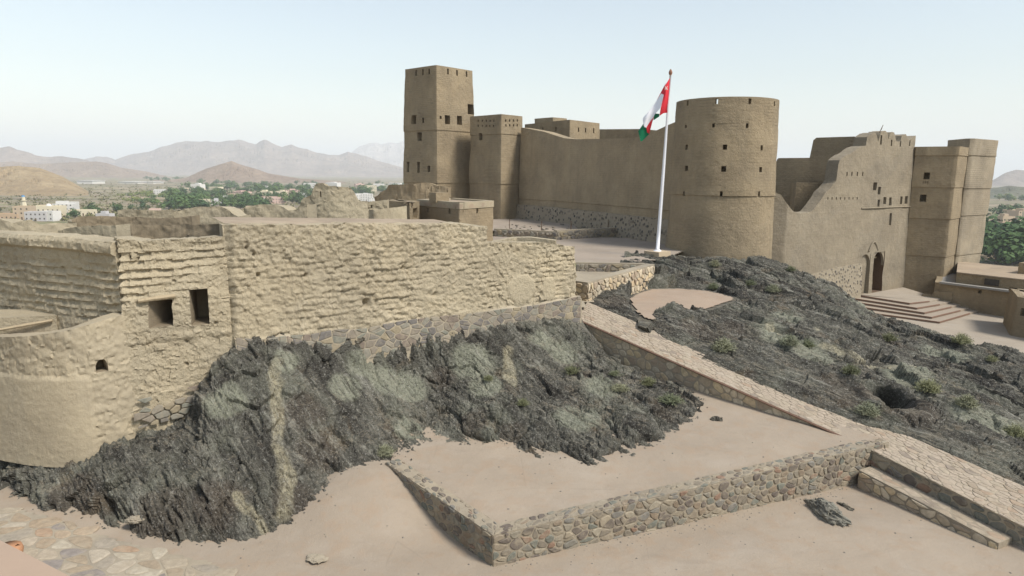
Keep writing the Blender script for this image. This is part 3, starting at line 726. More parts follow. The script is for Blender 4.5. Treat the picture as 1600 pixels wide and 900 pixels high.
# gatehouse -----------------------------------------------------------------------
G0 = atz(1340, 461, 0); G1 = atz(1409, 448.5, 0); gd = (G1 - G0)[:2] / np.linalg.norm((G1 - G0)[:2])
GA = G0[:2] - gd * 12.6
pa = Path([RC[:2] + (1.6, .6), GA + gd * 1.6 + np.array([gd[1], -gd[0]]) * -.25, G0[:2], G1[:2] + gd * .15])
GN = np.array([gd[1], -gd[0]])
e = empty('gatehouse_wall', (*G0[:2], -1), 'pale gate wall with broken sloping top, arched door and small windows', 'wall')
tp = pa.prof([(1196, 290), (1210, 300), (1222, 304), (1232, 320), (1241, 331), (1252, 333), (1268, 332), (1274, 325), (1284, 312), (1292, 300), (1300, 292), (1308, 284), (1311, 266), (1313, 251), (1322, 244), (1332, 240), (1346, 230), (1357, 227.5), (1358.5, 214), (1366, 209), (1373, 206), (1375, 213), (1377, 221), (1379, 212), (1382, 205), (1388, 204), (1391, 208), (1392.5, 219), (1395, 210), (1397, 205.5), (1401, 206), (1404, 221), (1410, 221), (1412, 212), (1419, 209), (1421, 217), (1424, 218), (1434, 212), (1445, 208), (1447, 208)])
fine_u = np.linspace(0, pa.L, 220); fz = np.interp(fine_u, *tp) + .10 * perlin(np.stack([fine_u * 1.7, 0 * fine_u, 0 * fine_u], -1)) + .05 * perlin(np.stack([fine_u * 5, 0 * fine_u + 4, 0 * fine_u], -1))
holes = [(1367.5, 285, 1373, 297.5, .5), (1375, 292, 1379, 304, .5), (1373.5, 312, 1377, 323, .5), (1382.5, 308, 1387, 319, .5), (1391, 308.5, 1395, 321, .5), (1408, 307, 1411.5, 319, .5), (1415.5, 306.5, 1420, 318.5, .5), (1390.5, 333, 1394, 352, .5),
         (1380.5, 211, 1383, 226, .4), (1397, 218, 1399, 228, .4), (1410, 220, 1412, 229, .4), (1425, 219, 1427, 228, .4)]
holes += [(1325 + 8.4 * k, 268.5, 1326.8 + 8.4 * k, 275, .4) for k in range(4)] + [(1295 + 6.5 * k, 308, 1296.4 + 6.5 * k, 312, .3) for k in range(8)]
hl = [pa.rect(*h) for h in holes]
door = pa.rect(1362.5, 394, 1379, 455.5, 1.6, 'gate_opening', M['wood_dark']); door['z0'] = .02
niche = pa.rect(1342, 398, 1357, 459, .28, 'niche', M['mud_gate']); niche['z0'] = .02
shell('wall', pa, -1.2, (fine_u, fz), 1.1, M['mud_gate'], e, .025, hl + [door, niche], .3, d_fort, (), zref=4)
def pt_on(pa, u, z, h=0, batter=.025, zref=4): 
    p = pa.pos(np.array([u]))[0] + pa.nrm(np.array([u]))[0] * (h + batter * (zref - z)); return np.array([p[0], p[1], z])
for hd, rise in ((door, 1.25), (niche, .9)):       # pointed arch fillings
    mb = MB(); u0, u1, z1 = hd['u0'], hd['u1'], hd['z1']; um = (u0 + u1) / 2; n = 8
    for side in (0, 1):
        ue = u0 if side == 0 else u1
        for k in range(n):
            f0, f1 = k / n, (k + 1) / n
            def ar(f): return ue + (um - ue) * (1 - math.cos(f * math.pi / 2) ** .9), z1 - rise + rise * math.sin(f * math.pi / 2)
            (ua, za), (ub, zb) = ar(f0), ar(f1)
            for h in (-.03, -.24):
                mb.quad([pt_on(pa, ua, za, h), pt_on(pa, ub, zb, h), pt_on(pa, ub, z1 + .01, h), pt_on(pa, ua, z1 + .01, h)])
            mb.quad([pt_on(pa, ua, za, -.03), pt_on(pa, ub, zb, -.03), pt_on(pa, ub, zb, -.24), pt_on(pa, ua, za, -.24)])
    mb.build('arch', M['mud_gate'], e)
mb = MB(); u0, u1 = door['u0'] - .05, door['u1'] - .3; zc = pa.hit(1370, 410)[1]
mb.box(pt_on(pa, (u0 + u1) / 2, 3.0, -.6), (u1 - u0, .12, .14), math.atan2(gd[1], gd[0])); mb.build('door_transom', M['wood'], e)
# pointed relief over the niche
mb = MB(); uc, uw, zs, zt_ = pa.hit(1363, 400)[0], .75, pa.hit(1363, 392)[1], pa.hit(1363, 378)[1]; prev = None
for k in range(15):
    f = k / 14 * 2 - 1; u = uc + f * uw; z = zs + (zt_ - zs) * (1 - abs(f) ** 1.7)
    cur = (u, z)
    if prev: mb.tube([pt_on(pa, *prev, .04), pt_on(pa, *cur, .04)], .09, 6)
    prev = cur
mb.build('arch_moulding', M['mud_gate'], e)
fp = Path([GA + GN * .1, G0[:2] + GN * .1]); shell('stone_footing', fp, -1.2, fp.prof([(1240, 442), (1275, 428), (1300, 420), (1340, 412)]), .4, M['rubble_gate'], e, .05, [], .3, wob(.06, 1.8), zref=4)
mb = MB(); 
uu = np.linspace(pa.hit(1347, 325)[0], pa.hit(1432, 325)[0], 12); zz = pa.hit(1390, 324)[1]
for a, b in zip(uu[:-1], uu[1:]): mb.tube([pt_on(pa, a, zz, .06), pt_on(pa, b, zz, .06)], .06, 5)
mb.build('string_course', M['mud_gate'], e)

# dark return wall of the right-hand tower, then the tower
Q0 = G1; Q1 = atz(1471, 453.5, 0); Q2 = atz(1488, 441, .3)
TC = at(1516, 300, 61.0)
block_poly = [Q0[:2] + gd * -.05 + np.array([.0, .15]), Q1[:2], Q2[:2] + (Q2 - Q1)[:2] * .5, Q0[:2] + (Q2 - Q1)[:2] * 1.6]
holes = [(1443.5, 269.5, 1453, 280, .9), (1437.5, 304, 1447.5, 315, .9), (1442, 283, 1443.2, 287, .3), (1445.5, 283, 1446.7, 287, .3), (1449, 283, 1450.2, 287, .3)]
block('gate_tower', 'dark flat-sided tower projecting beside the gate with two square windows', 'tower', block_poly, -1.2, float(at(1470, 227, 58.6)[2]), M['mud_fort'], .015, holes, .5, d_fort, (3.0, 6.4, 9.2, 12.0), round_r=.15)
t0_, tl_, tr_ = at(1506, 300, 62.4), at(1474, 300, 65.8), at(1547, 300, 65.4)
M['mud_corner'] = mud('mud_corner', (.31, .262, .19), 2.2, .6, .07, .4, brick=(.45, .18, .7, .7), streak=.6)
block('corner_tower', 'slim tower with ragged brick rim at the right end of the fort', 'tower', [tl_, t0_, tr_, tl_ + tr_ - t0_], -1.2, float(at(1520, 217, 63.0)[2]), M['mud_corner'], .004,
      [(1497.5, 268, 1499, 281, .4, 'loophole'), (1502, 267, 1503.5, 279, .4, 'loophole'), (1493.5, 306, 1495, 320, .4, 'loophole'), (1497.5, 305, 1499, 319, .4, 'loophole')], .35, wob(.09, .7, .03, 2.2), (2.9, 6.6, 9.1, 12.1), round_r=.5)

# dark inner walls seen through the breach
pa = Path([at(1200, 280, 66.5), at(1274, 280, 64), at(1356, 280, 61.5)])
e = empty('breach_wall', (*pa.pos(pa.L / 2), 2), 'dark stepped inner wall seen through the broken gap beside the gate', 'wall')
shell('wall', pa, 0, pa.prof([(1205, 266), (1212, 263), (1213, 249), (1216, 247), (1268, 246.5), (1270, 219), (1275, 215), (1340, 213), (1343, 217), (1352, 216)]), 1, M['mud_fort'], e, .01, [], .35, d_fort)
pa = Path([at(1236, 300, 63.5), at(1243, 300, 60)])
e = empty('breach_pier', (*pa.pos(0), 2), 'short dark cross wall standing inside the broken gap', 'wall')
shell('wall', pa, 0, pa.prof([(1236, 286), (1243, 285)]), 3.0, M['mud_fort'], e, 0, [], .5, d_fort)
# dry stick on the gate top
g = at(1374, 207, 57); MB().tube([g, at(1377, 202, 57), at(1380, 195, 57)], [.05, .04, .02], 5).build('stick', M['wood_dark'])
tag(bpy.data.objects['stick'], 'thin dry stick poking up from the gate wall top', 'stick')

# steps before the gate
cor = [atz(1467.5, 506, -.8), atz(1455.5, 498.5, -.64), atz(1444, 491.5, -.48), atz(1432.5, 484, -.32), atz(1421, 476.5, -.16)]
lef = [atz(1334, 488, -.8), atz(1330, 480, -.64), atz(1327, 473, -.48), atz(1329, 468, -.32), atz(1337, 463, -.16)]
rig = [atz(1515, 492, -.8), atz(1500, 487.5, -.64), atz(1486, 482, -.48), atz(1468, 478, -.32), atz(1452, 473, -.16)]
st = empty('gate_steps', (*cor[0][:2], -.8), 'broad brick-edged steps leading up to the gate door', 'steps')
bk = (G1[:2] + GN * .1, G0[:2] + GN * .1)
for k in range(5):
    z1 = -.8 + .16 * (k + 1); poly = [lef[k][:2], cor[k][:2], rig[k][:2], rig[k][:2] + gd * 2.0, G1[:2] + GN * .12, G0[:2] + GN * .12]
    s_ = MB().prism(poly, -1.3, z1).build('step', M['step_tread'] if k < 4 else M['sand_court'], st)
    mb = MB()
    for a, b in ((lef[k], cor[k]), (cor[k], rig[k])):
        d = (b - a)[:2]; l = np.linalg.norm(d); c = (a + b)[:2] / 2; mb.box((c[0], c[1], z1 - .045), (l, .06, .1), math.atan2(d[1], d[0]))
    mb.build('brick_edging', M['brick_edge'], s_)
# raised house and small hut to the right
r0 = atz(1457, 478, -.8); r1 = atz(1576, 496, -.8); r2 = r1 + (r1 - r0) * .8; bd = np.array([.55, .83])
poly = [r0[:2], r2[:2], r2[:2] + bd * 14, r0[:2] + bd * 14]
e, pa = block('raised_house', 'low flat house with grey coping right of the gate steps', 'house', poly, -1.2, 1.25, M['mud_fort'], .01, [(1528, 453, 1534, 458.5, .3)], .6, wob(.06, .5), mats_roof=M['grey_coping'], roofdrop=.02, round_r=.1)
lo = poly; up = [r0[:2] + bd * 1.0 + (r1 - r0)[:2] * .28, r2[:2] + bd * 1.0, r2[:2] + bd * 10, r0[:2] + bd * 10 + (r1 - r0)[:2] * .28]
up_z = 2.15
MB().prism([tuple(p) for p in up], 1.2, up_z).build('upper_storey', M['mud_fort'], e)
MB().prism([tuple(p) for p in [up[0] + (-.1, -.1), up[1] + (.1, -.1), up[2], up[3]]], up_z, up_z + .09).build('roof_slab', M['mud_roof'], e)
p = at(1590, 418, 56); MB().box((p[0] + 2.2, p[1] + 1, up_z + .5), (5.5, .5, 1.0), .6).build('parapet', M['mud_fort'], e)
d_ = (r1 - r0)[:2] / np.linalg.norm((r1 - r0)[:2]); 
for (ua, ub, nm, mt) in ((9.1, 10.4, 'window', M['dark_hole']),):
    MB().box((*(up[0] + d_ * 2.6 + bd * -.03), up_z - .45), (1.0, .16, .5), math.atan2(d_[1], d_[0])).build(nm, mt, e)
MB().box((*(r0[:2] + (r1 - r0)[:2] * .95 - bd * .12), 1.32), (np.linalg.norm((r1 - r0)[:2]) * 1.75, .5, .16), math.atan2(d_[1], d_[0])).build('coping', M['grey_coping'], e)
pr = Path([r0[:2] + (-.9, .4), r0[:2] + (r1 - r0)[:2] * .24 + np.array([0, -.14])])
e = empty('stair_parapet', (*pr.pos(0), -.8), 'short stepped mud parapet closing the right side of the gate steps', 'wall')
shell('wall', pr, -1, (np.array([0, .15, .9, 1.0, pr.L]), np.array([-.1, .15, .2, .55, .6])), .5, M['mud_fort'], e, .03, [], .2, wob(.04, 1.2))
h0 = atz(1580, 524, -.8); h1 = atz(1700, 548, -.8); hb_ = np.array([.60, .80]); hl0 = h0[:2] + np.array([-.35, .75]) * 0
poly = [h0[:2] + (0, 0), h1[:2], h1[:2] + hb_ * 5, h0[:2] + np.array([.50, .84]) * 5]
block('gate_hut', 'small tan mud hut cut by the right edge of the photo', 'hut', poly, -1.0, 1.95, M['mud_fort'], .06, [(1594, 482, 1604, 494, .4)], .4, wob(.05, .8), mats_roof=M['mud_roof'], roofdrop=.02, round_r=.15)

# ================================================================== NEAR BUILDING
A = at(183, 450, 20.0); B = at(906, 430, 30.0); fd = (B - A)[:2] / np.linalg.norm((B - A)[:2]); fn = np.array([fd[1], -fd[0]])
def fac(px): return Path([A[:2], B[:2]]).hit(px, 450)[0]
u_m, u_r = fac(358), fac(757)
def onf(u, out=0): return A[:2] + fd * u + fn * out
def _h2(a, b, k=0):
    return _RND[_PERM[_PERM[(a + 37 * k).astype(np.int64) & 255] + (b.astype(np.int64) & 255)]][:, k % 3]
def bricks(u, z, P, bw, bh, wv=.05):
    z2 = z + wv * perlin(P * 1.1) + .3 * wv * perlin(P * 4); row = np.floor(z2 / bh); u2 = u + wv * perlin(P * 1.6 + 5) + _h2(row, row * 0 + 3) * bw
    wj = u2 / bw; colm = np.floor(wj); fx, fz = wj - colm, z2 / bh - row
    e_ = np.minimum(np.minimum(fx, 1 - fx) * bw, np.minimum(fz, 1 - fz) * bh)
    return row, colm, fx, fz, e_
def d_mud(P, u, z):
    row, cm, fx, fz, e_ = bricks(u + z * .05, z, P, .34, .215, .06)
    r1 = _h2(row, cm); r2 = _h2(row, cm, 1)
    wear = ss(fbm(P * .55 + 3, 3), -.45, .25); up = ss(z, 6.3, 7.5)
    br = .07 * (r1 - .5) - .045 * np.exp(-e_ / .028) + .045 * (r2 - .5) * (fx - .5) - .03 * (fz - .5)
    q_ = np.stack([u + z * .3, z, 0 * u + .5], -1) + .06 * np.stack([perlin(P * 2.3), perlin(P * 2.3 + 7), 0 * u], -1)
    v2 = facets(q_ / (.15, .11, 1) + 5, 1.0); v3 = facets(q_ / (.3, .22, 1) + 9, 1.0)
    chip = .028 * v2 + .03 * v3
    rill = .028 * ridged(np.stack([u * 3.2 + z * 1.4, z * .9, 0 * u], -1), 3)
    big = .10 * fbm(P * .45, 3); fine = .016 * fbm(P * 7, 3) + .012 * perlin(P * 16)
    return big + 1.15 * br * wear * (1 - .5 * up) + chip * (1.05 + .35 * up) + rill * (.35 + .8 * up) + fine
def pits(lst):
    def f(P, u, z):
        d = 0
        for uu, zz, r, dp in lst: d = d - dp * np.exp(-(((u - uu) ** 2 + (z - zz) ** 2) / r ** 2) ** 2)
        return d
    return f
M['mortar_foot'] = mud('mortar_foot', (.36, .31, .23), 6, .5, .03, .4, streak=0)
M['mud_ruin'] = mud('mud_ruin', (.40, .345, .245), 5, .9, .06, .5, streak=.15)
house = empty('ruined_house', (*A[:2], 2.0), 'long eroded mud house on the rock with stone footing, nearest building', 'building')
# middle section
pm = Path([onf(u_m - .06, .08), onf(u_r + .1, .10), onf(u_r + .1, .10) - fn * 3])
tp = pm.prof([(360, 352), (420, 350), (470, 352), (540, 349), (620, 350), (700, 349), (740, 352), (752, 355)])
fu = np.linspace(0, pm.L, 300); fz = np.interp(fu, *tp) + .10 * fbm(np.stack([fu * 1.5, 0 * fu, 0 * fu], -1), 5, .65); fz = np.where(fu > u_r - u_m, fz[(fu < u_r - u_m).sum() - 1], fz)
lst = [(*pm.hit(px, py), r, dp) for px, py, r, dp in [(404, 430, .07, .2), (478, 430, .07, .2), (632, 419, .08, .22), (574, 474, .14, .3), (397, 398, .05, .15), (385, 388, .05, .12), (575, 432, .08, .12), (640, 478, .10, .12), (680, 460, .10, .12), (620, 440, .09, .1)]]
pf = pits(lst)
shell('facade', pm, 2.4, (fu, fz), .55, M['mud_near'], house, .03, [], .042, lambda P, u, z: d_mud(P, u, z) + pf(P, u, z) - .22 * (1 - ss(u + .08 * perlin(P * 2.5), 0, .28)), inner_z0=6.5, zref=6)
# left section with the two windows; its courses are eroded into ledges
pl = Path([A[:2] - fn * 1.0 + fd * .02, A[:2] + fd * .02, onf(u_m)])
def d_course(P, u, z):
    row, cm, fx, fz, e_ = bricks(u, z, P, .62, .25, .09)
    m_ = ss(z, 5.6, 6.2) * (1 - ss(z, 7.55, 7.85)) * ss(fbm(P * .7 + 11, 3), -.5, .1)
    scal = (.35 + .9 * _h2(row, cm)) * np.sqrt(np.clip(1 - (2 * fx - 1) ** 2, 0, 1))
    rec = -.10 * scal * ss(fz, .15, .8)
    q_ = np.stack([u, z, 0 * u], -1); chip = .02 * facets(q_ / (.14, .1, 1) + 2, 1.0) + .025 * facets(q_ / (.35, .25, 1) + 4, 1.0)
    return .10 * fbm(P * .5, 3) + m_ * rec + chip + .03 * fbm(P * 2.6, 4) + .018 * perlin(P * 11) + .012 * perlin(P * 17) - .05 * ss(-z, -4.75, -4.6)
tp = pl.prof([(185, 374), (215, 377), (250, 375), (300, 373), (330, 371), (357, 369)])
fu = np.linspace(0, pl.L, 160); fz = np.interp(fu, *tp) + .05 * fbm(np.stack([fu * 2, 0 * fu + 5, 0 * fu], -1), 4)
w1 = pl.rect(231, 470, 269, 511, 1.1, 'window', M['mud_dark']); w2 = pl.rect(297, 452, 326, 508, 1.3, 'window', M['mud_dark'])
pf2 = pits([(*pl.hit(px, py), r, dp) for px, py, r, dp in [(196, 404, .06, .15), (209, 406, .06, .15), (354, 401, .06, .15), (270, 440, .05, .12), (337, 505, .06, .12), (290, 570, .06, .14), (289, 535, .05, .1)]])
shell('facade', pl, 1.4, (fu, fz), .5, M['mud_near'], house, .035, [w1, w2], .038, lambda P, u, z: d_course(P, u, z) + pf2(P, u, z), inner_z0=6.2, zref=5)
l0, l1 = pt_on(pl, w1['u0'] - .22, w1['z1'] + .05, .06, .035, 5), pt_on(pl, w1['u1'] + .12, w1['z1'] + .12, .06, .035, 5)
mb = MB(); mb.tube([l0, (l0 + l1) / 2 + (0, 0, .01), l1], [.06, .07, .065], 7); mb.build('lintel', M['wood'], house)
# right, lower section
pr_ = Path([onf(u_r - .1, -.05), onf(Path([A[:2], B[:2]]).L - .25, -.05), onf(Path([A[:2], B[:2]]).L, -.3), onf(Path([A[:2], B[:2]]).L, -.3) - fn * 5])
tp = pr_.prof([(760, 379), (800, 379), (850, 379), (890, 384), (903, 388)])
fu = np.linspace(0, pr_.L, 200); fz = np.interp(fu, *tp) + .05 * fbm(np.stack([fu * 1.5, 0 * fu + 8, 0 * fu], -1), 4)
def d_right(P, u, z):
    d = d_mud(P, u, z)
    for px, py, ru, rz in ((816, 452, .75, .62), (858, 452, .38, .55)):        # smooth repair patches
        uu, zz = pr_.hit(px, py); k = 1 - ss(((u - uu) / ru) ** 2 + ((z - zz) / rz) ** 2, .7, 1.15); d = d * (1 - k) + k * .03
    return d
shell('facade', pr_, 2.4, (fu, fz), .6, M['mud_near'], house, .03, [], .05, d_right, inner_z0=5.5, zref=5)
# roof of the middle section
q = [onf(u_m + .3, -.35), onf(u_r + .05, -.35), onf(u_r + .05, -4.6), onf(u_m + .3, -4.0)]
rz0 = [float(np.interp(k, *pm.prof([(360, 352), (750, 353)]))) for k in (0, u_r - u_m)]
xs = np.linspace(0, 1, 60); ys = np.linspace(0, 1, 24); V = []
for a in xs:
    for b in ys:
        p = (np.array(q[0]) * (1 - a) + np.array(q[1]) * a) * (1 - b) + (np.array(q[3]) * (1 - a) + np.array(q[2]) * a) * b
        V.append((*p, rz0[0] * (1 - a) + rz0[1] * a - .10 + .13 * b * (1 - .5 * a) + .03 * float(perlin(np.array([[p[0], p[1], 0]]))[0])))
link('roof', mesh_np('roof', V, grid_quads(60, 24), M['mud_roof'], True), house)
# inner rim of the lower right room
pi_ = Path([onf(u_r + .2, -3.0), onf(u_r + 2.0, -2.6), onf(u_r + 3.2, -2.4), onf(Path([A[:2], B[:2]]).L - .5, -1.2)])
shell('inner_wall', pi_, 5.2, pi_.prof([(770, 379), (800, 372), (830, 371), (868, 376), (890, 381)]), .5, M['mud_near'], house, 0, [], .09, lambda P, u, z: .05 * fbm(P * 1.5, 4))

# stone footing under the facade
Lf = u_r - u_m + (Path([A[:2], B[:2]]).L - u_r)
line = Path([A[:2], B[:2]]); tu, tz = line.prof([(362, 524), (400, 528), (440, 522), (480, 520), (520, 512), (560, 512), (600, 503), (660, 494), (720, 489), (780, 481), (840, 474), (905, 460)])
fo = link('stone_footing', mesh_py('stone_footing', [(*onf(u_m, .24), 0), (*onf(u_m + Lf - .1, .16), 0), (*onf(u_m + Lf - .1, .16), 1), (*onf(u_m, .24), 1)], [(0, 1, 2, 3)], M['mortar_pale']), house)
us = np.linspace(u_m + .05, u_m + Lf - .05, 140); V = []
for u in us:
    zt = float(np.interp(u, tu, tz)) + .05 * math.sin(u * 5) * math.sin(u * 2.3)
    for k in range(14):
        z = zt - .005 - 1.75 * k / 13; o_ = .20 + .03 * (6 - z) - .004 + .004 * math.sin(u * 9 + k) - (.18 if k == 0 else 0); V.append((*onf(u, o_), z))
fo.data.clear_geometry(); me = mesh_np('stone_footing', V, grid_quads(140, 14)[:, ::-1], M['mortar_foot'], True)
fo.data = me; 
n_ = len(me.vertices); cc = np.empty(n_ * 3, np.float32); me.vertices.foreach_get('co', cc); me.vertices.foreach_set('co', (cc.reshape(-1, 3) - WL[fo.name]).astype(np.float32).ravel()); me.update()
def ff(u, v, h):
    uu = u_m + .05 + u; zt = float(np.interp(uu, tu, tz)); z = zt - 1.2 + v
    return np.array([*onf(uu, .20 + .03 * (6 - z) + h), z])
stone_field(fo, cells(Lf - .15, 1.2, .33, .22), .03, .016, ff, M['foot_stone'], soft=False)
def fl(u, v, h):
    z = 2.0 + v + .10 * u; return np.array([*onf(.1 + u, .10 + .035 * (5 - z) + h), z])
stone_field(house, cells(2.9, .95, .3, .2), .03, .015, fl, M['foot_stone'], keep=lambda c: (c[1] < .62 or RNG.random() < .35) and (c[0] > .2), soft=False)
# left side wall of the room (dark return), receding to the left
D0 = at(181, 430, 20.15); D1 = at(-60, 430, 23.2)
ps = Path([D1[:2], D0[:2]])
wall_l = empty('room_wall', (*ps.pos(ps.L / 2), 4.0), 'shadowed eroded room wall with rounded coping behind the low curved wall', 'wall')
fu = np.linspace(0, ps.L, 140); tp = ps.prof([(-60, 362), (0, 364), (60, 368), (110, 371), (150, 376), (182, 380)]); fz = np.interp(fu, *tp) + .05 * fbm(np.stack([fu * 2, 0 * fu + 2, 0 * fu], -1), 4)
def d_room(P, u, z):
    tz_ = np.interp(u, *tp); cop = .16 * ss(z - tz_, -.42, -.34) * (1 - .6 * ss(z - tz_, -.12, 0))
    return d_course(P, u, z + .6) + cop - .05
shell('wall', ps, 4.0, (fu, fz), .9, M['mud_near'], wall_l, 0, [], .05, d_room, inner_z0=6)
# second room's walls behind
def ruin(name, pts, prof, z0, thick, label, mat='mud_ruin', res=.075, amp=.075, holes=()):
    pts = [np.array(q_[:2], float) for q_ in pts]; tt_ = np.linspace(0, 1, 24); t0_ = np.linspace(0, 1, len(pts)); pts = blur(np.stack([np.interp(tt_, t0_, [q_[k] for q_ in pts]) for k in (0, 1)], -1), 4, 0)
    pa = Path(pts); e = empty(name, (*pa.pos(pa.L / 2), z0), label, 'wall')
    tp = pa.prof(prof); fu = np.linspace(0, pa.L, max(30, int(pa.L / .12))); fz = np.interp(fu, *tp) + .05 * fbm(np.stack([fu * 1.6, 0 * fu + z0 * 7 + thick, 0 * fu], -1), 5, .65)
    hl = [pa.rect(*h) for h in holes]
    shell('wall', pa, z0, (fu, fz), thick, M[mat], e, .02, hl, res, lambda P, u, z: amp * fbm(P * .8, 3) + .35 * amp * facets(P * 2.3, .9) + .3 * amp * facets(np.stack([u / .3, z / .2, 0 * u], -1), .9) + .25 * amp * facets(np.stack([u / .13, z / .1, 0 * u + 4], -1), .9) + .2 * amp * fbm(P * 5, 3), zref=z0 + 2, cap_drop=.1)
    return e
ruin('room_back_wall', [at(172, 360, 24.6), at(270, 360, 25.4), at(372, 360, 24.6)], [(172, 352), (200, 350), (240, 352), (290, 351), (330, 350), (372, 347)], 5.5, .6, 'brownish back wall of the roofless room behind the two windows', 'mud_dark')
ruin('ruin_wall', [at(90, 360, 23.6), at(180, 360, 23.2)], [(90, 360), (120, 354), (150, 352), (186, 352)], 5.5, .7, 'short pale wall stub beside the roofless room')
ruin('ruin_wall', [at(-40, 350, 27), at(30, 350, 27), at(120, 350, 28.5)], [(-40, 340), (0, 342), (20, 347), (48, 342), (62, 352), (90, 348), (120, 349)], 5.5, 1.2, 'low crumbling wall at the left edge below the white houses')
ruin('ruin_wall', [at(112, 345, 29.5), at(200, 345, 30.5), at(300, 345, 30.5)], [(112, 344), (118, 339), (160, 337), (200, 339), (250, 341), (300, 338)], 5.5, .8, 'dark topped long ruined wall in front of the green trees', 'mud_dark')
ruin('ruin_wall', [at(185, 335, 35), at(240, 335, 35), at(285, 335, 35)], [(185, 328), (200, 327), (240, 328), (285, 329)], 5.5, .9, 'low straight ruined wall under the dark bush, farthest on the left')
ruin('ruin_mound', [at(272, 335, 33), at(320, 335, 33.5), at(372, 335, 33.5)], [(272, 332), (290, 326), (315, 323), (345, 323), (356, 327), (362, 334), (376, 340)], 5.5, 1.6, 'crumbled flat-topped mud mound left of the notch')
ruin('ruin_mound', [at(352, 335, 36), at(420, 335, 36), at(480, 335, 36)], [(352, 338), (366, 331), (385, 324), (402, 320), (430, 320), (442, 323), (450, 328), (462, 327), (480, 320)], 5.5, 1.8, 'smooth humped mud ruin in the middle of the house ridge')
ruin('gable_ruin', [at(466, 330, 40.5), at(520, 330, 40), at(575, 330, 41)], [(466, 324), (472, 310), (478, 308), (486, 304), (490, 290), (494, 286.5), (503, 286), (507, 290), (524, 291), (536, 292.5), (548, 293), (552, 299), (556, 306), (560, 314), (575, 316)], 5.0, .7, 'gable shaped ruined wall with a narrow crack standing highest behind the roof', holes=[(499, 299, 501.4, 308, .5)])
ruin('ruin_wall', [at(560, 330, 46), at(605, 330, 46)], [(560, 314), (575, 315), (590, 314), (606, 312)], 5.0, .7, 'low ruined wall with two slits between gable ruin and hut', holes=[(569, 322, 570.6, 327, .4), (579, 320, 581, 325, .4)])
ruin('ruin_mound', [at(585, 310, 69), at(640, 310, 66), at(700, 310, 66)], [(585, 309), (596, 300), (603, 295), (606, 289), (640, 288), (668, 285), (680, 289), (700, 293)], 4.5, 3.0, 'rounded ruined wall at the foot of the square tower', 'mud_fort', .3, .2)

# flat-roofed hut behind the roof
h0 = at(718, 330, 47); h1 = at(652, 330, 52); h2 = at(771, 330, 51)
e, pa = block('flat_hut', 'flat-roofed mud hut with pale roof band and slit windows behind the long house', 'hut', [h1, h0, h2, h1 + h2 - h0], 4.0, 7.72, M['mud_fort'], .0,
      [(667, 325, 669.6, 332, .4), (701, 326, 703.8, 334, .4), (744.5, 325.5, 747.5, 333.5, .4)], .35, wob(.05, .8), roof=False, round_r=.08)
band = Path(rounded([h1, h0, h2, h1 + h2 - h0], .08), True); band = Path([p + n_ * .05 for p, n_ in zip(band.q[:-1], band.N[:-1])], True)
shell('roof_band', band, 7.55, 8.02, .5, M['mud_plaster'], e, 0, [], .3, wob(.03, 1.3)); MB().prism([tuple(p) for p in band.p], 7.6, 7.9).build('roof', M['mud_roof'], e)
p = at(686, 305, 50); MB().box((p[0], p[1], 8.25), (1.15, .9, .72), .7).build('roof_vent', M['mud_fort'], e)
h0 = at(641, 330, 47.6); h1 = at(602, 330, 51); h2 = at(656, 330, 50.4)
block('hut_wing', 'low side wing joined to the left of the flat-roofed hut with dark doorway', 'hut', [h1, h0, h2, h1 + h2 - h0], 4.0, 7.95, M['mud_fort'], 0, [(645, 325, 653, 341, .8)], .35, wob(.05, .8), mats_roof=M['mud_roof'], roofdrop=.03, round_r=.08)
ruin('yard_wall', [at(577, 340, 45), at(586, 340, 44.6), at(636, 340, 45.5)], [(577, 327), (586, 327.5), (610, 325), (636, 322)], 5.0, .5, 'low yard wall with pale top before the hut', res=.15, amp=.06)

# curved low wall at the left
cv = [at(-150, 560, 22.5), at(-80, 560, 20.6), at(-30, 560, 19.7), at(30, 560, 19.15), at(90, 560, 19.0), at(140, 560, 19.25), at(180, 560, 19.75), at(205, 560, 20.15)]
cv = np.array([p[:2] for p in cv]); tt = np.linspace(0, 1, 60); t0 = np.linspace(0, 1, len(cv)); cv = blur(np.stack([np.interp(tt, t0, cv[:, k]) for k in (0, 1)], -1), 4, 0)
pc = Path(cv); cw = empty('curved_wall', (*pc.pos(pc.L / 2), 1.5), 'low curved mud wall with arched hole at the left edge', 'wall')
tp = pc.prof([(-150, 532), (-60, 530), (0, 527), (50, 525), (100, 517), (140, 507), (175, 497), (200, 490)])
fu = np.linspace(0, pc.L, 150); fz = np.interp(fu, *tp) + .025 * fbm(np.stack([fu * 2, 0 * fu + 12, 0 * fu], -1), 4)
def d_curve(P, u, z):
    pu = pc.hit(148, 650)[0]; k = (1 - ss(u, pu - .1, pu + .05)) * ss(-z, -4.0, -3.85)
    q_ = np.stack([u, z, 0 * u], -1); r_ = .07 * fbm(P * .7, 3) + .025 * facets(q_ / (.3, .2, 1) + 3, 1.0) + .02 * facets(q_ / (.13, .1, 1) + 8, 1.0) + .02 * ridged(P * 1.7, 3) + .012 * perlin(P * 12)
    return r_ * (1 - .75 * k) + .07 * k
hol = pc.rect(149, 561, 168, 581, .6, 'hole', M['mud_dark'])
shell('wall', pc, 1.2, (fu, fz), .55, M['mud_plaster'], cw, .03, [hol], .05, d_curve, inner_z0=4.3, zref=3.5)
mb = MB()
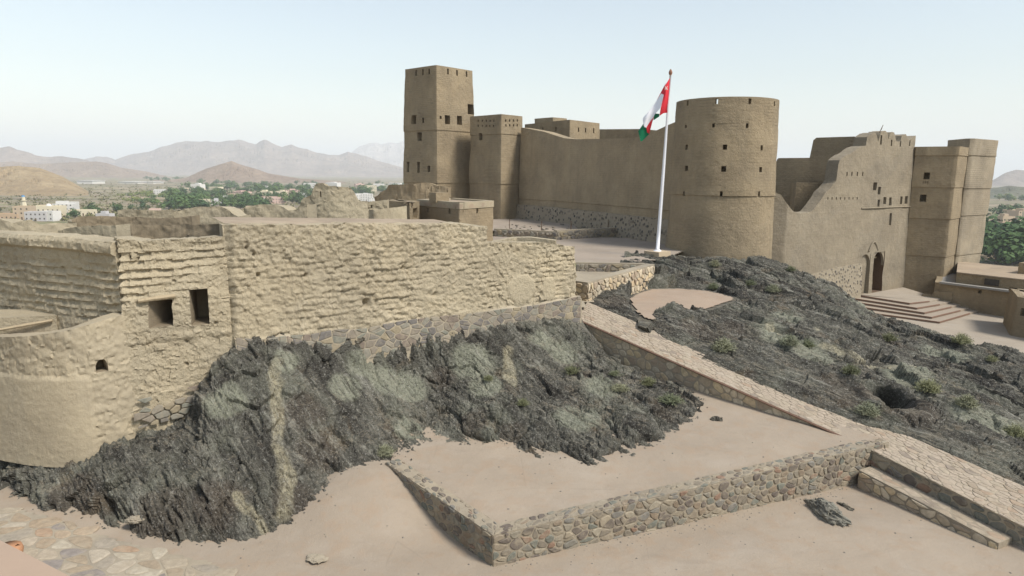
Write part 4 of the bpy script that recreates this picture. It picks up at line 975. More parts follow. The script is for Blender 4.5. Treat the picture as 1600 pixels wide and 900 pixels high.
for side in (0, 1):
    ue = hol['u0'] if side == 0 else hol['u1']; um = (hol['u0'] + hol['u1']) / 2 + .03
    for k in range(6):
        f0, f1 = k / 6, (k + 1) / 6
        (ua, za), (ub, zb) = [(ue + (um - ue) * (1 - math.cos(f * math.pi / 2)), hol['z1'] - .24 + .24 * math.sin(f * math.pi / 2)) for f in (f0, f1)]
        for h in (0.02, -.3): mb.quad([pt_on(pc, ua, za, h, .03, 3.5), pt_on(pc, ub, zb, h, .03, 3.5), pt_on(pc, ub, hol['z1'] + .03, h, .03, 3.5), pt_on(pc, ua, hol['z1'] + .03, h, .03, 3.5)])
        mb.quad([pt_on(pc, ua, za, .02, .03, 3.5), pt_on(pc, ub, zb, .02, .03, 3.5), pt_on(pc, ub, zb, -.3, .03, 3.5), pt_on(pc, ua, za, -.3, .03, 3.5)])
mb.build('hole_arch', M['mud_plaster'], cw)
fl_ = [tuple(p) for p in (pc.q - pc.N * .7)[8:]] + [tuple(D0[:2] + (.1, .3)), tuple(D1[:2] + (.2, .4)), (cv[8][0] - .3, cv[8][1] + 3)]
MB().prism(fl_, 3.8, 4.75).build('room_floor', M['sand_grey']); tag(bpy.data.objects['room_floor'], kind='structure')
# ledge, plank and dark pit inside the curved room
a_, b_ = at(-20, 519, 20.6), at(88, 500, 21.2); a2, b2 = at(-20, 506, 22.0), at(110, 489, 22.3)
lg = MB(); lg.prism([tuple(a_[:2]), tuple(b_[:2]), tuple(b2[:2]), tuple(a2[:2])], 4.6, 5.35); lo_ = lg.build('mud_ledge', M['mud_near']); tag(lo_, 'low mud ledge inside the curved room', 'ledge')
MB().tube([at(-10, 517, 20.5), at(40, 508, 20.8), at(82, 500.5, 21.1)], [.05, .06, .05], 6).build('wood_plank', M['wood']); tag(bpy.data.objects['wood_plank'], 'thin wooden pole lying on the ledge inside the curved room', 'plank')

# ================================================================== ROCK
def P3(px, py, Y): return at(px, py, Y)
sta = [
 [(-130, 785, 20.5), (-130, 742, 21.5), (-130, 722, 22.4), (-130, 706, 23.2), (-130, 690, 24)],
 [(-60, 790, 19.4), (-60, 750, 20.1), (-60, 730, 20.6), (-60, 712, 21.1), (-60, 694, 21.8)],
 [(60, 812, 18.2), (60, 765, 18.5), (60, 735, 18.9), (60, 712, 19.4), (60, 688, 20.6)],
 [(185, 850, 17.0), (182, 775, 17.6), (182, 720, 18.7), (185, 685, 19.7), (190, 660, 20.6)],
 [(295, 868, 16.8), (290, 785, 17.5), (288, 715, 18.8), (292, 672, 20.2), (296, 640, 21.1)],
 [(312, 874, 16.75), (302, 792, 17.4), (298, 722, 18.6), (298, 678, 20.1), (302, 645, 21.1)],
 [(350, 884, 16.7), (335, 785, 17.5), (322, 690, 18.9), (312, 600, 20.2), (322, 552, 21.5)],
 [(415, 862, 17.0), (420, 765, 18.1), (415, 650, 19.8), (405, 575, 21.0), (405, 526, 22.4)],
 [(545, 832, 17.9), (530, 745, 19.3), (520, 645, 21.2), (515, 575, 22.7), (515, 530, 23.9)],
 [(603, 790, 18.7), (600, 720, 20.3), (598, 645, 22.3), (600, 585, 23.9), (603, 530, 25.0)],
 [(632, 712, 21.3), (648, 668, 22.5), (655, 618, 24.0), (660, 572, 25.0), (662, 515, 25.9)],
 [(735, 684, 22.2), (740, 645, 23.4), (742, 604, 24.9), (745, 562, 26.2), (748, 500, 27.3)],
 [(850, 697, 21.8), (845, 645, 23.4), (838, 600, 25.3), (835, 560, 27.3), (838, 495, 28.9)],
 [(945, 724, 20.9), (932, 664, 23.0), (915, 612, 25.4), (900, 570, 28.0), (892, 490, 30.1)],
 [(1012, 690, 22.1), (992, 644, 23.9), (962, 604, 25.9), (938, 576, 27.9), (918, 515, 30.0)],
 [(1100, 637, 24.3), (1072, 620, 25.4), (1032, 602, 26.7), (982, 576, 28.2), (932, 548, 29.6)],
 [(1065, 606, 26.5), (1045, 598, 27.2), (1012, 586, 28.0), (972, 570, 28.9), (935, 556, 29.7)]]
ctrl = []
for st_ in sta:
    row = [P3(*p) for p in st_]
    if st_[0][0] > 625 and st_[0][1] > 610: row[0] = on_terrace(*st_[0][:2])
    if st_[0][0] > 700: row[1:4] = [P3(x_, y_, Y_ * .97) for x_, y_, Y_ in st_[1:4]]
    if st_[-1][0] > 330: row[-1] = P3(st_[-1][0], st_[-1][1] - (22 if 330 < st_[-1][0] < 700 else 12), st_[-1][2])
    f0 = row[0]; d = row[0] - row[1]; d[2] = 0; d /= max(.1, np.linalg.norm(d))
    k_ = .3 if st_[0][0] > 625 else .15
    ctrl.append([f0 + d * (k_ + .5) + (0, 0, -1.2), f0 + d * k_ + (0, 0, -.02)] + row[1:])
NS, NR = 880, 230
Bq = loft(ctrl, NS, NR, 14, 7); N = grid_normals(Bq)
if N[..., 1].mean() > 0: N = -N
p = Bq.reshape(-1, 3)
steep = ss(1 - N[..., 2].ravel(), .25, .6)
def strata(p, nd, T, seed, wv=.3):
    """tilted beds: each stands out by its own amount and breaks off sharply"""
    nd = np.array(nd, float); nd /= np.linalg.norm(nd)
    s = (p @ nd + wv * (perlin(p * .45 + seed) + .4 * perlin(p * 1.6 + seed))) / T; k = np.floor(s); fr = s - k
    r1 = _h2(k + seed, k * 0 + 5); r2 = _h2(k + seed, np.floor((p @ np.cross(nd, (.3, .2, .9))) / (T * 4) + 7 * r1))
    return (.4 + .6 * r2) * (fr ** .6) - .35 + .5 * (r1 - .5)
pr3 = (p @ rot3(.2, .3, .5).T) * np.array([1.0, 1.0, .5])
warp = .3 * np.stack([perlin(p * .6), perlin(p * .6 + 9), perlin(p * .6 + 19)], -1)
v1, e1 = facets((pr3 + warp) * .62, 1.0, True); v2, e2 = facets((pr3 + warp * .5) * np.array([1.7, 1.7, 1.3]), .95, True); v3 = facets(pr3 * np.array([5, 5, 3.2]), .9)
colm = strata(p, (.80, .55, .30), .75, 3, .45); beds = strata(p, (.72, .55, .42), .42, 9, .25); thin = strata(p, (.78, .58, .35), .16, 21, .12)
V = p
def near3(px, py):
    d = ray(px, py); P_ = V - CAM; Yv = P_[:, 1]; e_ = np.hypot(P_[:, 0] / Yv - d[0], P_[:, 2] / Yv - d[2]); k = np.where(e_ < .006)[0]
    return V[k[np.argmin(Yv[k])]] if len(k) else V[np.argmin(e_)]
tint = np.zeros((len(V), 4)); tint[:, 3] = 1; wn = V + .25 * np.stack([perlin(V * 1.4), perlin(V * 1.4 + 5), perlin(V * 1.4 + 9)], -1)
def blob(ch, px, py, r_, sq=(1, 1, 1), amt=1.0):
    c_ = near3(px, py); d = np.linalg.norm((wn - c_) / np.array(sq), axis=1); tint[:, ch] = np.maximum(tint[:, ch], amt * (1 - ss(d, r_ * .65, r_ * 1.1)))
def seam(ch, pts, r_):
    P_ = [near3(*k) for k in pts]
    for a_, b_ in zip(P_[:-1], P_[1:]):
        t_ = np.clip(((wn - a_) @ (b_ - a_)) / ((b_ - a_) @ (b_ - a_)), 0, 1); d = np.linalg.norm(wn - a_ - t_[:, None] * (b_ - a_), axis=1); tint[:, ch] = np.maximum(tint[:, ch], 1 - ss(d, r_ * .5, r_))
seam(0, [(437, 560), (434, 600), (438, 640), (440, 690), (452, 740), (448, 800)], .28); seam(0, [(365, 770), (400, 800), (420, 830)], .16); seam(0, [(795, 540), (800, 590)], .3)
for x, y, r_ in [(600, 590, .8), (570, 570, .7), (640, 600, .9), (740, 560, 1.0), (760, 600, .7), (880, 550, .8), (850, 530, .7), (450, 560, .5), (350, 620, .7), (540, 600, .6), (940, 600, .8), (900, 650, .9), (640, 670, .6)]: blob(1, x, y, r_)
for x, y, r_ in [(690, 580, .6), (480, 640, .8), (560, 760, .9), (500, 700, .7), (740, 655, .6), (800, 670, .6), (460, 780, .7), (250, 800, 1.0), (120, 770, .7), (340, 780, .8), (1040, 640, .6)]: blob(2, x, y, r_)
Gm = tint[:, 1]
apron = ss(p[:, 0], -3.2, -1.0)
disp = .30 * v1 * (.45 + .65 * steep) - .06 * np.exp(-e1 * 10) + (1 - .6 * Gm) * (.12 * v2 - .03 * np.exp(-e2 * 9) + .05 * v3) + .012 * facets(pr3 * np.array([11, 11, 7]), 1.0) + .46 * colm * steep * (1 - .4 * apron) + .27 * beds * (.45 + .55 * apron) + .085 * thin + .02 * fbm(p * 9, 3, .7) + .15 * fbm(p * .5, 2) * steep
# keep rock under the terrace foot and off the wall tops
vrow = np.tile(np.linspace(0, 1, NR), NS); disp = disp * (1 - .6 * ss(vrow, .88, .99)) - .12 * ss(vrow, .9, 1)
V = p + N.reshape(-1, 3) * disp[:, None]
me = mesh_np('rock_cliff', V, grid_quads(NS, NR), M['rock_cliff'], False)
ca = me.color_attributes.new('tint', 'FLOAT_COLOR', 'POINT'); ca.data.foreach_set('color', tint.astype(np.float32).ravel())
o = link('rock_cliff', me); tag(o, kind='structure')

sta = [
 [(925, 474, 32.2), (930, 462, 33.5), (945, 452, 36), (960, 430, 39), (975, 408, 43), (975, 404, 47)],
 [(955, 484, 31.2), (962, 470, 32.6), (985, 455, 35.5), (1000, 430, 39.5), (1015, 407, 44.0), (1015, 408, 49)],
 [(1010, 507, 29.8), (1022, 486, 31.4), (1045, 462, 35.5), (1055, 432, 40), (1065, 404, 45), (1065, 405, 49)],
 [(1090, 545, 27.6), (1105, 518, 29.5), (1125, 478, 34.5), (1140, 440, 40), (1150, 404, 45.6), (1150, 405, 49)],
 [(1190, 588, 25.6), (1200, 552, 27.8), (1212, 500, 33), (1220, 455, 39), (1228, 419, 45.2), (1232, 425, 49)],
 [(1290, 630, 24.0), (1300, 592, 26.2), (1310, 535, 31.5), (1310, 488, 37.5), (1300, 446, 45), (1325, 478, 48)],
 [(1390, 670, 22.8), (1390, 634, 24.6), (1385, 575, 29.5), (1375, 530, 36), (1352, 492, 43.5), (1375, 508, 46.5)],
 [(1480, 706, 21.7), (1480, 664, 23.7), (1475, 605, 29), (1465, 560, 34), (1450, 519, 39.5), (1460, 530, 43)],
 [(1560, 740, 21.0), (1560, 696, 23.0), (1555, 635, 27.5), (1550, 590, 32), (1545, 548, 36.8), (1552, 560, 40)],
 [(1650, 776, 20.4), (1650, 730, 22.4), (1650, 668, 26.6), (1650, 624, 30), (1645, 585, 34), (1650, 598, 37)],
 [(1800, 840, 19.5), (1800, 790, 21.2), (1800, 720, 25.5), (1800, 672, 28.5), (1795, 640, 31.5), (1800, 655, 34)]]
ctrl = []
for st_ in sta:
    row = [P3(*q_) for q_ in st_]; d = row[0] - row[1]; d[2] = 0; d /= np.linalg.norm(d)
    ctrl.append([row[0] + d * .7 + (0, 0, -.9)] + row + [row[-1] + (0, 0, -3)])
NS, NR = 560, 430
Bq = loft(ctrl, NS, NR, 14, 9); N = grid_normals(Bq)
if N[..., 2].mean() < 0: N = -N
p = Bq.reshape(-1, 3); pr3 = (p @ rot3(.1, .35, -.85).T) * np.array([1.0, .5, 1.1])
warp = .4 * np.stack([perlin(p * .4), perlin(p * .4 + 9), perlin(p * .4 + 19)], -1)
v1, e1 = facets((pr3 + warp) * .5, 1.0, True); v2, e2 = facets((pr3 + warp) * 1.3, .95, True); v3 = facets(pr3 * 3.6, .9)
beds = strata(p, (.62, .72, .45), .95, 5, .5); b2 = strata(p, (.60, .74, .40), .38, 13, .3); thin = strata(p, (.62, .72, .4), .16, 31, .15)
disp = .34 * v1 - .06 * np.exp(-e1 * 9) + .13 * v2 - .03 * np.exp(-e2 * 9) + .06 * v3 + .015 * facets(pr3 * 8.5, 1.0) + .46 * beds + .24 * b2 + .075 * thin + .025 * fbm(p * 6, 3, .65) + .3 * fbm(p * .3, 3)
SP = [(985, 468), (996, 459), (1020, 452), (1060, 451), (1105, 455), (1140, 463), (1146, 468), (1128, 474), (1108, 481), (1085, 484), (1052, 482), (1030, 484), (1022, 491), (1024, 500), (1008, 497), (996, 488)]
SPW = [atz(x, y, 3.55)[:2] for x, y in SP]; cen = np.mean(SPW, 0); big = [cen + (q_ - cen) * 1.12 for q_ in SPW]
flat = inpoly(p[:, 0], p[:, 1], big)
cave = at(1391, 624, 24.9); dc = np.linalg.norm((p - cave) * np.array([1, .8, 1.1]), axis=1)
cave_d = 1.25 * (1 - ss(dc, .32, .85)) - .35 * np.exp(-((dc - 1.15) / .35) ** 2)
vrow = np.tile(np.linspace(0, 1, NR), NS); disp = disp * (.35 + .65 * ss(vrow, .04, .16))
disp = np.where(flat, 3.50 - p[:, 2], disp)
V = p + N.reshape(-1, 3) * disp[:, None]; V += np.array([.15, .75, -.65]) * cave_d[:, None]
hf = V.copy()
me = mesh_np('rock_ridge', V, grid_quads(NS, NR), M['rock_ridge'], False)
tint = np.zeros((len(V), 4)); tint[:, 3] = 1; wn = V + .4 * np.stack([perlin(V * .9), perlin(V * .9 + 5), perlin(V * .9 + 9)], -1)
near3 = lambda px, py: V[np.argmin(np.hypot((V[:, 0]) / V[:, 1] - ray(px, py)[0], (V[:, 2] - ZC) / V[:, 1] - ray(px, py)[2]))]
seam(0, [(1290, 545), (1340, 560), (1400, 572), (1440, 585), (1500, 610)], .35); seam(0, [(1170, 485), (1200, 510), (1215, 530)], .3); seam(0, [(1240, 490), (1280, 520)], .2)
for x, y, r_ in [(1200, 520, 1.2), (1260, 545, 1.3), (1420, 580, 1.3), (1540, 660, 1.4), (1300, 500, 1.2), (1080, 440, 1.5), (1350, 470, 1.2), (1480, 560, 1.5), (1230, 500, 1.0)]: blob(1, x, y, r_, amt=.9)
for x, y, r_ in [(1150, 520, 1.4), (1090, 515, 1.0), (1230, 440, 1.6), (1150, 425, 1.6), (1330, 610, 1.3), (1420, 640, 1.2), (960, 470, .8), (1400, 540, 1.6), (1560, 600, 1.6)]: blob(2, x, y, r_)
ca = me.color_attributes.new('tint', 'FLOAT_COLOR', 'POINT'); ca.data.foreach_set('color', tint.astype(np.float32).ravel())
o = link('rock_ridge', me); tag(o, kind='structure')
def ridge_top(px, py):
    """point of the ridge seen at a pixel"""
    d = ray(px, py); P = hf - CAM; Y = P[:, 1]; e_ = np.hypot(P[:, 0] / Y - d[0], P[:, 2] / Y - d[2]); k = np.where(e_ < .004)[0]
    return hf[k[np.argmin(Y[k])]] if len(k) else hf[np.argmin(e_)]
cl_v = bpy.data.objects['rock_cliff'].data; cf = np.empty(len(cl_v.vertices) * 3, np.float32); cl_v.vertices.foreach_get('co', cf); cf = cf.reshape(-1, 3)
def cliff_top(px, py):
    d = ray(px, py); P = cf - CAM; Y = P[:, 1]; e_ = np.hypot(P[:, 0] / Y - d[0], P[:, 2] / Y - d[2]); k = np.where(e_ < .004)[0]
    return cf[k[np.argmin(Y[k])]] if len(k) else cf[np.argmin(e_)]
# sand patch on the ridge
xs = [q_[0] for q_ in SPW]; ys = [q_[1] for q_ in SPW]
dense = []
for i in range(len(SPW)):
    a_, b_ = np.array(SPW[i]), np.array(SPW[(i + 1) % len(SPW)])
    for k in range(6):
        q_ = a_ + (b_ - a_) * k / 6; dense.append(q_ + .12 * np.array([perlin(np.array([[q_[0] * 2, q_[1] * 2, 3.]]))[0], perlin(np.array([[q_[0] * 2, q_[1] * 2, 8.]]))[0]]))
sheet('sand_patch', min(xs) - .5, max(xs) + .5, min(ys) - .5, max(ys) + .5, lambda x, y: 3.56 + .03 * fbm(np.stack([x * .5, y * .5, 0 * x], -1), 3), .12, M['sand_pink'], lambda x, y: inpoly(x, y, dense))

# ================================================================== RETAINING WALL
def coll(a, b): return (b - a) / np.linalg.norm(b - a)
dL = coll(W_L[:2], W_C[:2]); dR = coll(W_C[:2], W_R[:2]); nL = np.array([dL[1], -dL[0]]); nR = np.array([dR[1], -dR[0]])
rw = empty('retaining_wall', (W_C[0], W_C[1], 0), 'low rubble stone wall around the sand terrace in the foreground', 'wall')
LL = np.linalg.norm(W_C[:2] - W_L[:2]); LR = np.linalg.norm(W_R[:2] - W_C[:2]); TH = .5
def zl(u): return W_L[2] + (W_C[2] - W_L[2]) * u / LL
def zr(u): return W_C[2] + (W_R[2] - W_C[2]) * u / LR
inL, inC, inR = W_L[:2] - nL * TH, W_C[:2] - (nL + nR) * TH / (1 + nL @ nR), W_R[:2] - nR * TH
mb = MB()
def quadgrid(mb, f, nu, nv):
    b = len(mb.V)
    for i in range(nu + 1):
        for j in range(nv + 1): mb.V.append(tuple(f(i / nu, j / nv)))
    for i in range(nu):
        for j in range(nv):
            k = b + i * (nv + 1) + j; mb.F.append((k, k + nv + 1, k + nv + 2, k + 1)); mb.M.append(0)
def core(nm, p0, p1, q0, q1, za, zb, nu):
    mb = MB(); rec = .02
    o0, o1 = p0, p1; nn = np.array([(p1 - p0)[1], -(p1 - p0)[0]]); nn = nn / np.linalg.norm(nn)
    def lerp(a, b, t): return a + (b - a) * t
    def js(x, y, z): return .02 * float(perlin(np.array([[x * 4, y * 4, z * 4]]))[0])
    def front(s_, t): 
        q_ = lerp(o0, o1, s_) ; z = lerp(-.4, lerp(za, zb, s_) - rec, t); return (*(q_ - nn * (rec + js(*q_, z))), z)
    def topf(s_, t):
        q_ = lerp(lerp(o0, o1, s_) - nn * rec, lerp(q0, q1, s_), t); z = lerp(za, zb, s_) - rec; return (q_[0], q_[1], z + js(*q_, 0) * (0 if t < .01 else 1))
    def back(s_, t): q_ = lerp(q0, q1, s_); return (*q_, lerp(lerp(za, zb, s_) - rec, -.4, t))
    quadgrid(mb, front, nu, 8); quadgrid(mb, topf, nu, 4); quadgrid(mb, back, nu, 2)
    mb.quad([front(1, 0), back(1, 1), back(1, 0), topf(1, .0)]); mb.quad([front(0, 0), topf(0, 0), back(0, 0), back(0, 1)])
    mb.build(nm, M['mortar'], rw, smooth=False)
core('mortar_core', W_L[:2], W_C[:2], inL, inC, W_L[2], W_C[2], 40); core('mortar_core', W_C[:2], W_R[:2], inC, inR, W_C[2], W_R[2], 120)
def fR(u, v, h): 
    zt = zr(u); p_ = W_C[:2] + dR * u + nR * (h - .022); return np.array([*p_, zt - 1.36 + v])
stone_field(rw, cells(LR, 1.33, .29, .2), .03, .03, fR, M['wall_stone'], keep=lambda c: c[1] > .16)
def fL(u, v, h):
    p_ = W_L[:2] + dL * u + nL * (h - .022); return np.array([*p_, zl(u) - 1.36 + v])
stone_field(rw, cells(LL, 1.33, .28, .2), .03, .028, fL, M['wall_stone'], keep=lambda c: c[1] > .1)
def fTR(u, v, h):
    s_ = u / LR; a_ = (W_C[:2] + dR * u); b_ = inC + (inR - inC) * s_; q_ = a_ + (b_ - a_) * v / TH; return np.array([*q_, zr(u) - .03 + h])
stone_field(rw, cells(LR, TH, .24, .15), .035, .03, fTR, M['wall_stone'], 'cap_stone', keep=lambda c: RNG.random() < .85)
def fTL(u, v, h):
    s_ = u / LL; a_ = W_L[:2] + dL * u; b_ = inL + (inC - inL) * s_; q_ = a_ + (b_ - a_) * v / TH; return np.array([*q_, zl(u) - .03 + h])
stone_field(rw, cells(LL, TH, .24, .15), .035, .03, fTL, M['wall_stone'], 'cap_stone', keep=lambda c: RNG.random() < .7)

# ================================================================== RAMP
E0, E1, E2 = at(895, 494, 30.4), atz(1330, 686, 1.22), atz(1604, 824, .62)                # left edge
F0, F1, F2 = at(918, 471, 31.9), atz(1352, 651, 1.22), atz(1640, 776, .62)                # right edge
EE = np.array([E0, (E0 + E1) / 2, E1, E2, E2 + (E2 - E1) * .8]); FF = np.array([F0, (F0 + F1) / 2, F1, F2, F2 + (F2 - F1) * .8])
sl = np.concatenate([[0], np.cumsum(np.linalg.norm(np.diff((EE + FF) / 2, axis=0), axis=1))]); RL = sl[-1]; RWD = 1.9
def ramp_pt(u, v):
    a_ = np.array([np.interp(u, sl, EE[:, k]) for k in range(3)]); b_ = np.array([np.interp(u, sl, FF[:, k]) for k in range(3)]); return a_ + (b_ - a_) * v / RWD
rp_ = empty('stone_ramp', (*((E1 + F1)[:2] / 2), 0), 'long stone-paved ramp descending from the house to the right', 'ramp')
mb = MB(); nn_ = 60
def rt(s_, t): q_ = ramp_pt(s_ * RL, t * RWD); return (q_[0], q_[1], q_[2] - .03 + .01 * math.sin(s_ * 90 + t * 7))
def rs(s_, t): q_ = ramp_pt(s_ * RL, .035); return (q_[0], q_[1], q_[2] - .035 - t * 2.6)
def rr_(s_, t): q_ = ramp_pt(s_ * RL, RWD); return (q_[0], q_[1], q_[2] - .03 - t * 2.4)
quadgrid(mb, rt, nn_, 6); quadgrid(mb, rs, nn_, 6); quadgrid(mb, rr_, nn_, 3); mb.build('ramp_body', M['mortar_pale'], rp_)
def frt(u, v, h): q_ = ramp_pt(u, v); return np.array([q_[0], q_[1], q_[2] - .024 + h])
stone_field(rp_, cells(RL, RWD, .30, .17), .014, .012, frt, M['ramp_stone'], 'paving_stone')
nrm_l = np.array([E1[1] - E0[1], -(E1[0] - E0[0])]); nrm_l = nrm_l / np.linalg.norm(nrm_l)
if nrm_l[1] > 0: nrm_l = -nrm_l
def frs(u, v, h): q_ = ramp_pt(u, .035); return np.array([q_[0] + nrm_l[0] * (h - .01), q_[1] + nrm_l[1] * (h - .01), q_[2] - .08 - v])
LA = sl[2]
stone_field(rp_, cells(LA, 1.5, .42, .3), .04, .025, frs, M['ochre_stone'], 'side_stone')
def frs2(u, v, h): return frs(u + LA, v, h)
stone_field(rp_, cells(RL - LA, .9, .38, .26), .035, .05, frs2, M['wall_stone'], 'side_stone')
mb = MB()
for a_, b_ in zip(np.linspace(0, LA * .99, 40)[:-1], np.linspace(0, LA * .99, 40)[1:]):
    mb.tube([ramp_pt(a_, -.02) + (0, 0, -.05), ramp_pt(b_, -.02) + (0, 0, -.05)], .045, 5)
mb.build('edge_lip', M['brick_edge'], rp_)
# bench-like stone step beside the ramp foot
ub0, ub1 = LA + .9, sl[3] - .3
s0b, s1b = ramp_pt(ub0, 0), ramp_pt(ub1, 0); BW = .72
sd = coll(s0b[:2], s1b[:2]); sn = np.array([sd[1], -sd[0]])
if sn[1] > 0: sn = -sn
zb0, zb1 = s0b[2] - .52, max(.14, s1b[2] - .46)
s0 = np.array([*(s0b[:2] + sn * BW), zb0]); s1 = np.array([*(s1b[:2] + sn * BW), zb1])
SLn = np.linalg.norm((s1 - s0)[:2]); bst = empty('stone_bench', (*s0[:2], 0), 'low paved stone ledge along the foot of the ramp', 'ledge')
mb = MB()
top = [(*s0[:2], zb0), (*s1[:2], zb1), (*(s1[:2] - sn * (BW - .02)), zb1), (*(s0[:2] - sn * (BW - .02)), zb0)]
mb.prism(top, -.4, 0); mb.build('ledge_body', M['mortar'], bst)
def fb(u, v, h): q_ = s0[:2] + sd * u - sn * v; return np.array([*q_, zb0 + (zb1 - zb0) * u / SLn - .008 + h])
stone_field(bst, cells(SLn, BW - .03, .4, .22), .025, .016, fb, M['ramp_stone'], 'paving_stone')
def fbs(u, v, h): q_ = s0[:2] + sd * u + sn * h; return np.array([*q_, zb0 - .03 + (zb1 - zb0) * u / SLn - v])
stone_field(bst, cells(SLn, .62, .34, .2), .03, .025, fbs, M['ochre_stone'], 'side_stone', keep=lambda c: zb0 + (zb1 - zb0) * c[0] / SLn - c[1] > -.03)

# parapets at the head of the ramp
def stone_wall(name, pts, zt, zb, th, label, mat='ochre_stone', sz=(.42, .3)):
    pa = Path(pts); e = empty(name, (*pa.pos(pa.L / 2), zb), label, 'wall')
    shell('mortar_core', pa, zb, zt, th, M['mortar_pale'], e, 0, [], .25, wob(.03, 2))
    def f(u, v, h): q_ = pa.pos(np.array([u]))[0] + pa.nrm(np.array([u]))[0] * (h + .0); return np.array([*q_, zb + v])
    stone_field(e, cells(pa.L, zt - zb - .05, *sz), .05, .06, f, M[mat])
    return e
q0, q1 = at(918, 455, 32.2), at(1022, 425, 39.3)
stone_wall('ramp_parapet', [q0[:2] + np.array([-.55, .5]), q0[:2], q1[:2]], 4.85, 2.8, .5, 'pale rubble parapet running from the ramp head towards the flagpole')
q2 = at(900, 420, 39.5); q3 = at(1008, 424, 39.2)
stone_wall('landing_back_wall', [q2[:2], q3[:2]], 4.88, 3.4, .35, 'dark rubble wall closing the landing behind the house corner', 'foot_stone')
sheet('landing', -1, 9, 28, 40, lambda x, y: 0 * x + 3.86 + .06 * (y - 31), .5, M['mortar_pale'], lambda x, y: inpoly(x, y, [B[:2] + (-.5, -.3), E0[:2], F0[:2], q0[:2] + (.2, .3), q1[:2] + (-.2, .2), q3[:2], q2[:2], B[:2] + (-1.5, 5)]))
# low walls of the dig terrace
q0, q1, q2 = at(772, 365, 58), at(870, 372, 55.5), at(985, 358, 60)
stone_wall('dig_wall', [q0[:2], q1[:2]], 5.35, 4.2, .4, 'low stone kerb wall at the left of the dug terrace', 'foot_stone', (.5, .35))
stone_wall('dig_wall', [q1[:2], q2[:2]], 5.45, 4.2, .45, 'low stone kerb wall slanting up to the long wall foot', 'foot_stone', (.5, .35))
for k, (x, y, Y) in enumerate([(796, 360, 59), (846, 364, 57), (892, 360, 57.5), (950, 356, 60)]):
    b_ = at(x, y, Y); MB().tube([(b_[0], b_[1], 5.0), (b_[0], b_[1], 6.1)], .035, 6).build('fence_post', M['wood_dark']); 
    tag(bpy.data.objects['fence_post' + ('.%03d' % k if k else '')], 'thin post standing on the stone kerb of the dug terrace', 'post', 'posts along the dug terrace')
deb = MB()
for k in range(90):
    b_ = atz(random.uniform(785, 960), random.uniform(350, 366), 5.2); s_ = random.uniform(.05, .17); deb.box((b_[0], b_[1], 5.18), (s_ * 1.6, s_, s_), random.uniform(0, 3))
tag(deb.build('rubble', M['foot_stone']), 'loose dark stones strewn over the dug terrace', 'rubble', kind='stuff')

# ================================================================== PAVING AT LOWER LEFT
pv = [(-40, 790), (40, 800), (130, 818), (220, 850), (330, 868), (352, 884), (345, 912), (320, 960), (-60, 960)]
pvw = [atz(x, y, .5 if x < 200 else .2)[:2] for x, y in pv]
xs = [q_[0] for q_ in pvw]; ys = [q_[1] for q_ in pvw]; x0, x1, y0, y1 = min(xs), max(xs), min(ys), max(ys)
pz = lambda x, y: float(near_z(np.array([x]), np.array([y]))[0])
pav = empty('flagstone_paving', (np.mean(xs), np.mean(ys), 0), 'irregular flagstone paving below the dark rock at lower left', 'paving')
q_ = [tuple(v_) for v_ in pvw]
xsn = np.linspace(x0, x1, 60); ysn = np.linspace(y0, y1, 50); X, Yg = np.meshgrid(xsn, ysn, indexing='ij'); Zg = near_z(X.ravel(), Yg.ravel()) + .02
Vv = np.stack([X.ravel(), Yg.ravel(), Zg], -1); qq = grid_quads(60, 50); cc_ = Vv[qq].mean(1); qq = qq[inpoly(cc_[:, 0], cc_[:, 1], q_)]
link('paving_bed', mesh_np('paving_bed', Vv, qq, M['mortar_pale'], True), pav)
def fp_(u, v, h): return np.array([x0 + u, y0 + v, pz(x0 + u, y0 + v) + .02 + max(h, -.01)])
stone_field(pav, cells(x1 - x0, y1 - y0, .52, .42), .05, .018, fp_, M['pave_stone'], 'flagstone', keep=lambda c: inpoly(np.array([x0 + c[0]]), np.array([y0 + c[1]]), q_)[0])
# plastered parapet corner and clay spout near the camera
a_, b_, c_, d_ = at(-60, 818, 7.0), at(0, 838, 6.9), at(100, 902, 6.3), at(160, 960, 6.0)
mb = MB(); poly = [tuple(p_[:2]) for p_ in (a_, b_, c_, d_)]; poly = poly + [(-9, 4.0), (-9, 7.2)]
mb.prism([(p_[0], p_[1]) for p_ in poly][::-1], 2.0, float((b_[2] + c_[2]) / 2)); o = mb.build('plaster_parapet', M['plaster_pink'], origin=(poly[1][0], poly[1][1], 2.0)); tag(o, 'smooth pinkish plaster parapet cut by the lower left corner', 'parapet')
g = atz(12, 842, 1.0); mb = MB(); prof_ = [(.0, .2), (.12, .26), (.3, .30), (.42, .27), (.46, .2), (.40, .17), (.1, .15)]
mb.tube([(g[0], g[1], near_z(np.array([g[0]]), np.array([g[1]]))[0] - .02 + z) for z, _ in prof_], [r_ for _, r_ in prof_], 14); o = mb.build('clay_pot', M['terracotta'], origin=(g[0], g[1], 0), smooth=True); tag(o, 'small orange clay pot at the left edge on the flagstones', 'pot')

